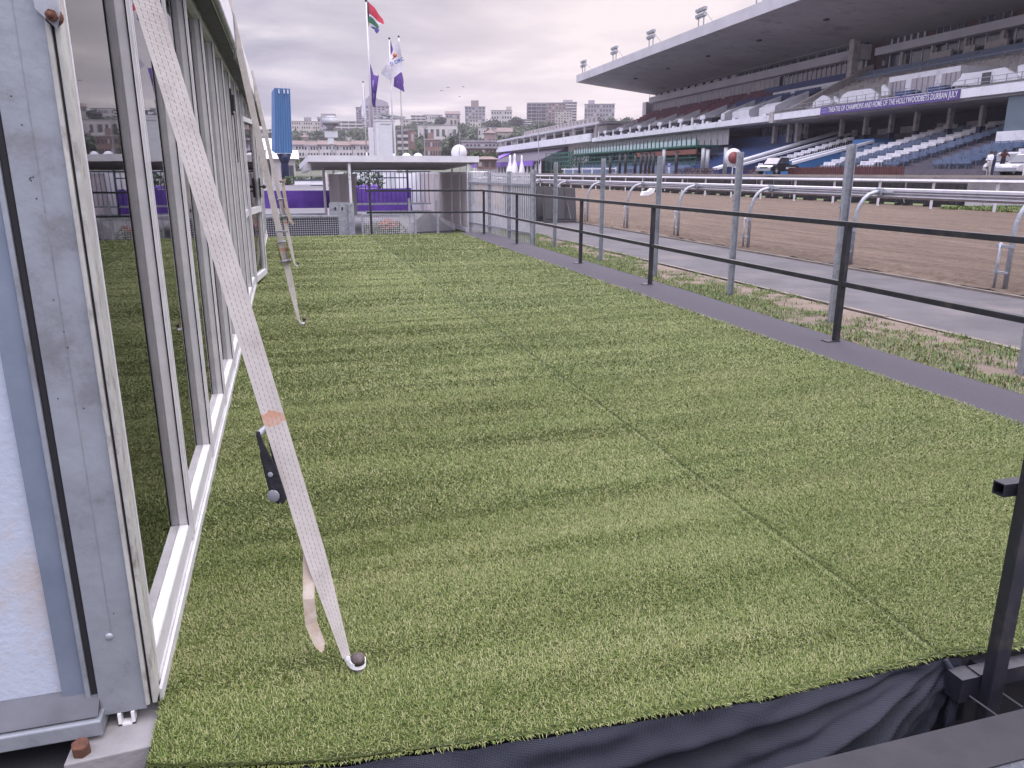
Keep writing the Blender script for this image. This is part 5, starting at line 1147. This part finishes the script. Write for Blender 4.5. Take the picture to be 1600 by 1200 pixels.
v,s=q(1550,46.); person('standing person in dark clothing half hidden behind the white shirted one',v,R(150),'navy','navy')
v,s=q(1564,47.9); person('person in a maroon top leaning over the load bed of the silver pickup',v+UP*.25,R(230),'maroon','dark','lean')
v,s=q(1045,46.); person('distant standing person in lilac and white clothing on the apron',v,R(200),'lilac','whitewall')
# beige embankment objects at right below the white rail: white railing boards
v=atY(1570,0,36) if 0 else None
b=MB()
for i in range(8): b.box(37.4,37.5,25.5+i*.55,25.6+i*.55,-.2,.95)
b.box(37.3,37.38,25.2,30.2,.9,1.0); b.box(37.3,37.38,25.2,30.2,.1,.2); tag(b.build('white_gate',M['whitewall']),'small white barred gate behind the rails at the right edge','gate')
b=MB(); b.prism([(0,0),(.5,.02),(.95,.22),(1.1,.55),(.85,.6),(.55,.35),(.1,.3)],'y',0,.5); o=b.build('white_bag',M['whitewall'],loc=atY(1002,305,58)); o.location=at(1004,306,-.28); tag(o,'crumpled white plastic sheet lying at the foot of the white rail','bag')
# ================================================================ HILL, TREES AND BUILDINGS
RID=[(-400,190),(100,196),(300,200),(455,208),(530,204),(600,200),(650,196),(700,197),(760,193),(820,190),(900,192),(950,190),(1100,188),(1600,185),(2200,185)]
RA=[math.atan((p-800)/fp)-yaw for p,_ in RID]; RZ=[(HOR-y)*820/fp-8.5 for _,y in RID]
def hillz(x,y):
    x=np.asarray(x,float); y=np.asarray(y,float); d=np.hypot(x,y); az=np.arctan2(x,y)
    H=np.interp(az,RA,RZ); k=np.clip((d-300)/(820-300),0,1.25); sm=np.where(k<1,k*k*(3-2*k)*.35+k*.65,1-.2*(k-1))
    return -.3+H*sm+np.where(d>320,(vnoise(x*.02+50,y*.02+50,61)-.5)*5*np.clip((d-320)/200,0,1),0)-np.where(d<300,.2,0)
xs=np.arange(-520,1500,14.); ys=np.arange(180,1250,14.); grid('hillside',M['hill'],xs,ys,lambda X,Y: hillz(X,Y)-.15)
def hz(px,d): v=ray(px,269); v=Vector((v.x,v.y,0)).normalized()*d; return v,float(hillz(v.x,v.y))
BM={}
def bmat(k,c,c2=None):
    if k not in BM: BM[k]=mat('facade_'+k,c,c2,.08,.85,dirt=tuple(x*.8 for x in c),dscale=.05)
    return BM[k]
FAC=dict(white=(.52,.50,.50),cream=(.46,.43,.39),grey=(.27,.26,.28),pink=(.27,.20,.195),brick=(.22,.14,.125),brown=(.20,.15,.14),tan=(.36,.31,.27),lilac=(.33,.30,.35))
wm={}
def winmesh(kind):
    if kind not in wm:
        b=MB(); b.box(-.5,.5,-.12,0,-.5,.5); o=b.build('window',M['glassdark' if kind=='dark' else 'glassblind']); wm[kind]=o.data; bpy.data.objects.remove(o)
    return wm[kind]
def building(name,label,px0,px1,pt,d,fac,floors,bays,style='win',depth=14,roof=None,top=None,rz=None,pb=None):
    v0,_=hz(px0,d); v1,_=hz(px1,d); c=(v0+v1)/2; zb=float(hillz(c.x,c.y))-4 if pb is None else -.3+0*1; 
    v=ray((px0+px1)/2,pt); zt=CH+v.z*(d/math.hypot(v.x,v.y)); W=(v1-v0).length
    if pb is not None: 
        v=ray((px0+px1)/2,pb); zb=CH+v.z*(d/math.hypot(v.x,v.y))
    ang=math.atan2(v1.y-v0.y,v1.x-v0.x)+(rz or 0)
    t=thing(name,label,'building',(c.x,c.y,zb),ang); H=zt-zb; F_=bmat(fac,FAC[fac])
    b=MB(); b.box(-W/2,W/2,0,depth,0,H); wl=b.build('wall',F_,t)
    vis=min(H,max(6,H-4)); fh=vis/floors
    if style=='balc':
        for f_ in range(floors):
            z=H-vis+f_*fh; b=MB(); b.box(-W/2+.3,W/2-.3,-1.2,-.01,z+fh*.02,z+fh*.42); b.build('balcony',bmat('white',FAC['white']),t)
            b=MB(); b.box(-W/2+.3,W/2-.3,-.25,-.005,z+fh*.46,z+fh*.92); b.build('window_band',M['glassdark'],t)
        for k in range(1,bays): x=-W/2+W*k/bays; b=MB(); b.box(x-.35,x+.35,-1.3,-.02,H-vis,H-.2); b.build('fin_wall',F_,t)
    elif style=='frame':
        for f_ in range(floors): z=H-vis+f_*fh; b=MB(); b.box(-W/2-.5,W/2+.5,-2.2,-.02,z,z+fh*.2); b.build('floor_slab',bmat('grey',FAC['grey']),t); b=MB(); b.box(-W/2+.2,W/2-.2,-.2,-.02,z+fh*.25,z+fh*.95); b.build('open_storey',M['glassdark'],t)
        for k in range(bays+1): x=-W/2+W*k/bays; b=MB(); b.box(x-.25,x+.25,-2.,-1.5,H-vis,H); b.build('column',bmat('grey',FAC['grey']),t)
    else:
        for f_ in range(floors):
            for k in range(bays):
                x=-W/2+W*(k+.5)/bays; z=H-vis+(f_+.5)*fh; o=bpy.data.objects.new('window',winmesh('dark' if (f_*7+k*3)%5 else 'blind')); col.objects.link(o); o.parent=t; o.location=(x,-.003,z); o.scale=(W/bays*.55,1,fh*.48)
        n2_=max(1,int(depth/5))
    if roof=='hip' or roof=='gable':
        b=MB(); r=min(depth/2,H*.5,4.5); e=.6
        b.add([(-W/2-e,-e,H),(W/2+e,-e,H),(W/2+e,depth+e,H),(-W/2-e,depth+e,H),(-W/2+(r if roof=='hip' else -e),depth/2,H+r*.7),(W/2-(r if roof=='hip' else -e),depth/2,H+r*.7)],[(0,1,5,4),(2,3,4,5),(0,4,3),(1,2,5),(0,3,2,1)]); b.build('roof',M['rooftile'],t)
    else:
        b=MB(); b.box(-W/2-.3,W/2+.3,-.3,depth+.3,H,H+.5); b.build('roof',bmat('grey',FAC['grey']),t)
    if top:
        for (u0,u1,hh,fc_) in top: b=MB(); b.box(-W/2+W*u0,-W/2+W*u1,2,depth-2,H+.5,H+hh); b.build('roof_block',bmat(fc_,FAC[fc_]),t)
    return t,W,H
M['rooftile']=mat('red_roof_tiles',(.17,.12,.11),(.135,.10,.095),.3,.85)
B=building
B('apartment_block','long cream apartment slab on the ridge right of the blue tower',461,504,190,800,'cream',5,12,top=[(.45,.72,4,'grey')])
B('apartment_block','pale block with a wide flat top behind the mushroom mast',501,530,184,830,'lilac',4,6,top=[(.2,1,4,'grey')])
B('apartment_block','white block with long balcony bands, left of the tall rounded tower',526,571,190,760,'white',5,4,'balc')
t,W,H=B('apartment_tower','tallest grey apartment tower with a rounded top behind the flagpoles',569,612,166,780,'lilac',13,7,depth=22)
b=MB(); b.prism([(-W*.42,H),(W*.5,H),(W*.46,H+3.5),(W*.30,H+5.5),(W*.12,H+6.2),(-W*.02,H+9.5),(-W*.18,H+9.8),(-W*.32,H+6)],'y',1,20); b.build('rounded_crown',bmat('lilac',FAC['lilac']),t)
B('apartment_tower','narrow grey tower wing attached left of the tall rounded tower',561,569,168,785,'grey',12,2,depth=12)
B('apartment_block','small pale stepped block right of the camera tower',628,645,187,760,'cream',4,4)
B('apartment_block','cream banded block at the left of the long pair on the ridge',645,668,181,780,'white',6,3,'balc')
B('apartment_block','pale long block with small windows right of the banded one',664,693,180,800,'white',3,9)
B('house','dark grey gabled house among trees left of the brick towered block',698,720,178,800,'lilac',3,4,roof='gable')
B('apartment_tower','brick centred tower with a lift block on top, alone on the skyline',728,759,167,780,'grey',9,6,top=[(.3,.68,6,'pink')])
b=MB()
B('apartment_block','small cream block at the foot of the brick centred tower',735,752,186,700,'cream',4,4)
B('apartment_block','white block with rows of small windows and a stair tower',768,800,173,780,'white',5,8,top=[(.72,.98,4,'cream')])
B('apartment_block','pale low block below the white skyline block',790,806,192,700,'cream',3,4)
B('building_under_construction','tall dark building with open floor slabs on the ridge',823,852,162,760,'brown',8,4,'frame',depth=20,top=[(0,.9,1.2,'grey')])
B('apartment_tower','tall pinkish brown tower with thin windows right of the open floor slabs',850,882,161,765,'pink',9,6,depth=20)
B('apartment_tower','grey tower with side balconies at the right end of the dark group',878,899,160,790,'grey',10,3,'balc',depth=20,top=[(.0,.7,2.5,'lilac')])
B('apartment_tower','pale cream tower standing before the tall dark group',866,892,172,710,'cream',9,6)
B('apartment_block','wide grey lilac block with a stair head beside the grandstand roof',911,957,163,800,'grey',6,10,top=[(.12,.33,4,'lilac')])
B('apartment_block','terraced pale block stepping down left of the tall dark building',808,830,187,700,'lilac',6,3,'balc')
B('apartment_block','brown brick block with side balconies behind the right flagpole',622,640,205,420,'pink',5,2,'balc')
B('apartment_block','plain brown brick slab beside the balconied brick block',634,650,203,430,'brick',2,2)
B('apartment_block','red brick block with a stepped top above the shed roof',665,689,219,380,'brick',3,6,top=[(.2,.6,3.4,'brick')])
B('house','low white house with a long row of windows on the slope below the cream tower',748,776,200,520,'white',2,7)
B('house','small pale house with white walls on the slope',692,716,184,700,'cream',2,4)
B('house','white walled long house under the skyline trees',655,716,196,640,'white',1,7)
B('house','red roofed house on the lower slope left of the far stand',757,775,208,450,'pink',1,3,roof='hip')
B('house','pale roofed house cluster right of the low white house',776,800,206,560,'tan',1,5,roof='gable')
B('office_building','long low grey building with a dark window band behind the disc antenna',722,775,222,240,'lilac',1,9,pb=236,depth=12)
B('house','brick footed white building under the long low grey one',724,776,232,200,'brick',1,9,pb=240,depth=10)
B('house','low red roofed building right of the shed roof',745,776,249,150,'brick',1,3,roof='hip',pb=264,depth=8)
B('house','small grey house at the left behind the glass wall eave',404,424,203,700,'grey',3,3)
for i,(a,c,l) in enumerate([(455,478,'leftmost white terraced house with a lean-to roof'),(478,500,'white terraced house beside the twin lamp mast'),(501,526,'white terraced house left of the mast with boards'),(527,552,'white terraced house right of the mast with boards'),(553,580,'rightmost white terraced house beside the thin flagpole')]):
    B('terraced_house',l,a,c,226+(i%2),300,'white',2,5,roof='gable',pb=246,depth=9)
# tents and vehicles left of the shed
for i,(a,c,pt,d,l) in enumerate([(412,424,226,130,'white peaked tent behind the straps at the far end of the glass wall'),(424,462,240,125,'white framed tent with grey windows behind the blue tower'),]):
    t,W,H=B('event_tent',l,a,c,pt+8,d,'white',1,3,roof='gable',pb=288,depth=8)
    [setattr(o_,'data',o_.data) for o_ in t.children]
    for o_ in t.children:
        if o_.name.startswith('roof'): o_.data=o_.data.copy(); o_.data.materials[0]=M['whitewall']
v,_=hz(492,80); 
b=MB(); b.box(-3.2,1.2,-.9,.9,.5,1.15); b.mi=1; b.box(-3.4,2.2,-1.,1.,1.16,1.3); b.box(-.8,2.6,-.95,.95,.35,.49); b.mi=0
b.box(-2.8,-.6,-.92,-.9,.55,1.1); o=b.build('loaded_trailer',[M['whitewall'],M['navy']],loc=v+UP*.0); o.scale=(.62,.62,.62); tag(o,'trailer stacked with white and dark boards beyond the purple cloth','trailer')
v,_=hz(758,120); pickup('parked_pickup','white pickup parked far off beyond the palisade fence',v+UP*-.3,R(15),'carwhite',True).scale=(1.1,1.1,1.1)
# ---------------------------------------------------------------- trees
def leaves(b,c,rx,rz_,n,sz,rs):
    for _ in range(n):
        while True:
            p=Vector((rs.uniform(-1,1),rs.uniform(-1,1),rs.uniform(-1,1)))
            if .25<p.length<1: break
        k=1+.28*noise.noise(Vector((p.x*2.2+c[0],p.y*2.2+c[1],p.z*2.2)))
        q_=Vector(c)+Vector((p.x*rx*k,p.y*rx*k,p.z*rz_*k)); a=Vector((rs.gauss(0,1),rs.gauss(0,1),rs.gauss(0,1))).normalized(); d=a.orthogonal().normalized(); s=sz*rs.uniform(.6,1.3)
        e=a.cross(d); b.add([q_-d*s,q_+e*s*.6,q_+d*s,q_-e*s*.6],[(0,1,2,3)])
def tree(name,label,px,pt,pb,d,wpx,fol='foliage',n=700,sz=None,seed=0,zb=None):
    rs=random.Random(seed+px); v,z=hz(px,d); z=max(z,-.3) if zb is None else zb
    k=d/fp; vt=ray(px,pt); zt=CH+vt.z*(d/math.hypot(vt.x,vt.y)); 
    if pb: vb=ray(px,pb); z=CH+vb.z*(d/math.hypot(vb.x,vb.y))
    H=zt-z; rx=wpx*k/2; t=thing(name,label,'tree',(v.x,v.y,z))
    b=MB(); r0=max(.12,H*.03); b.tube([(0,0,0),(.1,0,H*.3),(0,.1,H*.62)],r0,7,r0*.5)
    for a in range(5): b.tube([(0,0,H*.3),(math.cos(a*1.3)*rx*.5,math.sin(a*1.3)*rx*.5,H*.62)],r0*.5,5,r0*.2)
    b.build('trunk',M['trunk'],t)
    b=MB(); m_=3 if wpx>8 else 1
    if m_==1: leaves(b,(0,0,H*.55),rx,H*.48,n,sz or rx*.28,rs)
    else:
        leaves(b,(0,0,H*.62),rx*.75,H*.36,n//2,sz or rx*.16,rs)
        for a in range(5): leaves(b,(math.cos(a*1.26)*rx*.5,math.sin(a*1.26)*rx*.5,H*rs.uniform(.42,.66)),rx*.5,H*.24,n//8,sz or rx*.16,rs)
    b.build('crown',M[fol],t); return t
TR=[('conifer_tree','tall dark narrow conifer above the disc antenna',707,202,250,260,13,'foliage2'),('palm_tree','dark narrow palm like tree beside the slim antenna mast',667,194,240,420,9,'foliage2'),
('broadleaf_tree','rounded dark green tree left of the red brick block',655,232,246,330,20,'foliage2'),('broadleaf_tree','broad grey green tree below the long low grey building',745,236,256,185,40,'foliage'),
('broadleaf_tree','green tree at the right end of the low grey building',768,238,256,180,22,'foliage'),('broadleaf_tree','dark rounded tree on the skyline left of the white skyline block',772,186,212,640,26,'foliage2'),
('broadleaf_tree','dark skyline tree between the white block and the tall dark building',806,183,205,700,28,'foliage2'),('broadleaf_tree','large dark tree in front of the open slab building',842,194,225,500,44,'foliage2'),
('broadleaf_tree','dark skyline tree beside the gabled house',690,181,200,690,20,'foliage2'),('broadleaf_tree','big tree mass below the wide grey lilac block',925,190,215,560,60,'foliage2'),
('broadleaf_tree','tree with pale green crown behind the shed centre',600,222,246,300,26,'foliage'),('broadleaf_tree','small tree at the left foot of the white camera tower',590,226,246,300,16,'foliage2'),
('broadleaf_tree','low rounded tree right of the red brick block',700,226,248,300,18,'foliage2'),('broadleaf_tree','wide tree above the red roofed building',722,232,250,280,24,'foliage'),
('broadleaf_tree','dark tree left of the pale cream tower',860,190,215,600,26,'foliage2'),('round_shrub','dense dark green round shrub on the apron before the far stand',871,260,277,130,17,'foliage2'),('round_shrub','very small green shrub left of the round one',834,270,277,130,7,'foliage')]
for a in TR: tree(a[0],a[1],a[2],a[3],a[4],a[5],a[6],a[7],n=900 if a[6]>20 else 500)
# small plants behind the gate in the shed and by the blue tower
def plant(label,x,y,z,h,w,seed,n=120):
    rs=random.Random(seed); t=thing('potted_plant',label,'plant',(x,y,z),0,'plants beyond the deck'); b=MB(); b.tube([(0,0,0),(0,0,h*.5)],.05,6); b.build('stem',M['trunk'],t); b=MB(); leaves(b,(0,0,h*.6),w,h*.45,n,.07,rs); b.build('foliage',M['foliage'],t)
for i,(x,y,h) in enumerate([(2.75,35,1.1),(3.15,35.2,1.0),(3.6,35,1.15),(4.05,35.3,1.)]): plant('leafy green plant behind the barred gate, %s from the left'%ORD[i],x,y,.6,h-.1,.28,i)
b=MB(); rs_=random.Random(3)
for i in range(26): v,_=hz(446+i*2.3,92); leaves(b,(v.x,v.y,.55),.5,.55,40,.12,rs_)
tag(b.build('low_hedge',M['foliage']),'low green hedge running right from the foot of the blue tower','hedge')
b=MB(); b.box(2.2,6.,36,36.1,-.3,1.45); b.mi=1
for x in (2.35,2.9,3.4,4.6): b.box(x,x+.28,35.96,35.999,.2,1.5)
b.box(4.05,4.3,35.9,35.95,-.3,1.6)
tag(b.build('white_partition',[M['whitewall'],M['sign']]),'white partition wall at the back of the shed','partition')
b=MB(); b.poly([(2.0,21.6,-.29),(3.4,21.6,-.29),(3.4,24,-.29),(2.,24,-.29)]); leaves(b,(2.7,22.6,-.1),.6,.25,300,.05,random.Random(9)); tag(b.build('flowerbed_plants',M['foliage']),kind='stuff')
b=MB(); leaves(b,(2.75,22.3,.08),.32,.14,160,.04,random.Random(10)); tag(b.build('orange_flowers',mat('orange_petals',(.36,.13,.10))),kind='stuff')
# woods covering the hillside (countless)
def woods():
    rs=np.random.RandomState(77); N_=5200; px=rs.uniform(-150,1150,N_); d=350+480*rs.rand(N_)**.8
    az=np.arctan((px-800)/fp)-yaw; x=d*np.sin(az); y=d*np.cos(az); z=hillz(x,y); r=rs.uniform(2.6,5.5,N_)*(.7+.5*d/800); hgt=r*rs.uniform(.75,1.25,N_)
    den=vnoise(x*.012,y*.012,88); keep=den>.30; x,y,z,r,hgt=x[keep],y[keep],z[keep],r[keep],hgt[keep]; n=len(x); L_=75
    u=rs.normal(size=(n,L_,3)); u/=np.linalg.norm(u,axis=2,keepdims=True); u*=rs.uniform(.55,1.05,(n,L_,1)); u[:,:,2]=np.abs(u[:,:,2])*1.0
    lump=1+.25*np.sin(u[:,:,0:1]*5+x[:,None,None])*np.cos(u[:,:,1:2]*5+y[:,None,None])
    P=np.stack([x,y,z+hgt*.25],-1)[:,None,:]+u*lump*np.stack([r,r,hgt],-1)[:,None,:]
    a=rs.normal(size=(n,L_,3)); a/=np.linalg.norm(a,axis=2,keepdims=True); t_=np.cross(a,rs.normal(size=(n,L_,3))); t_/=np.linalg.norm(t_,axis=2,keepdims=True)
    s=(r[:,None,None]*rs.uniform(.14,.34,(n,L_,1))); V=np.stack([P-a*s,P+t_*s*.8,P+a*s,P-t_*s*.8],2).reshape(-1,3); m=n*L_
    me=bpy.data.meshes.new('hillside_woods'); me.vertices.add(4*m); me.vertices.foreach_set('co',V.ravel()); me.loops.add(4*m); me.loops.foreach_set('vertex_index',np.arange(4*m,dtype=np.int32)); me.polygons.add(m); me.polygons.foreach_set('loop_start',np.arange(0,4*m,4,dtype=np.int32)); me.polygons.foreach_set('loop_total',np.full(m,4,dtype=np.int32)); me.update()
    me.materials.append(M['foliage']); o=bpy.data.objects.new('hillside_woods',me); col.objects.link(o); tag(o,'dense dark trees covering the hillside between the buildings',kind='stuff')
woods()
# far-off small houses dotted through the woods
rh=random.Random(15)
adj=['tiny white house','tiny cream house','tiny red roofed house','tiny grey house']
spots=[(520,222),(548,215),(585,210),(640,214),(676,205),(702,206),(730,208),(742,214),(780,216),(795,222),(812,210),(820,220),(735,224),(765,224),(480,214),(905,206),(940,200),(806,198),(786,196),(715,192)]
near=['behind the mast boards','under the balcony banded white block','behind the tallest flagpole','left of the red brick block','above the slim antenna mast','near the top of the tall conifer','under the brick centred tower','above the low white house','below the pale roofed cluster','just above the far stand roof','below the terraced pale block','above the middle of the far stand roof','left of the red roofed slope house','below the red roofed slope house','under the long cream slab','below the pale cream tower','below the wide grey lilac block','right of the small pale low block','below the white skyline block','below the gabled skyline house']
for i,((px,py),nr) in enumerate(zip(spots,near)):
    d=350+ (246-py)*9.5; kk=i%4; w_=rh.uniform(9,16)
    B('house','%s on the wooded slope %s'%(adj[kk],nr),int(px-w_/2),int(px+w_/2),py,d,['white','cream','pink','grey'][kk],1+i%2,3,roof='hip' if kk==2 else None)
# ---------------------------------------------------------------- birds
for i,(px,py) in enumerate([(700,137),(724,136),(718,151),(690,142)]):
    p=atY(px,py,120); b=MB(); b.add([(-.55,.1,.12),(-.2,0,.16),(0,.12,0),(0,-.15,0),(.2,0,.16),(.55,.1,.12),(0,-.02,.07)],[(0,3,6,1),(0,1,6,2),(3,5,4,6),(6,4,5,2),(0,2,5,3)])
    b.tube([(0,-.3,0),(0,-.1,.02),(0,.25,0)],.05,6,.02)
    o=b.build('bird',M['dark'],loc=p,rz=i*.8); o.scale=(.6,.6,.6); tag(o,'small dark bird in the sky left of the grandstand, %s of the four'%['upper middle','upper right','lowest','leftmost'][i],'bird','birds in the sky')
# ================================================================ HAZE
b=MB(); b.box(-1400,1800,-260,1500,-3,130); hzm=bpy.data.materials.new('haze_air'); hzm.use_nodes=True; t_=hzm.node_tree; t_.nodes.clear()
pv=N(t_,'ShaderNodeVolumePrincipled',i={'Density':.0002,'Anisotropy':.1}); pv.inputs['Color'].default_value=(.80,.76,.90,1)
oo=N(t_,'ShaderNodeOutputMaterial'); L(t_,pv.outputs[0],oo.inputs['Volume'])
hzo=tag(b.build('haze',hzm),kind='stuff')
scn.render.engine='CYCLES'; scn.cycles.volume_bounces=1; scn.cycles.max_bounces=8
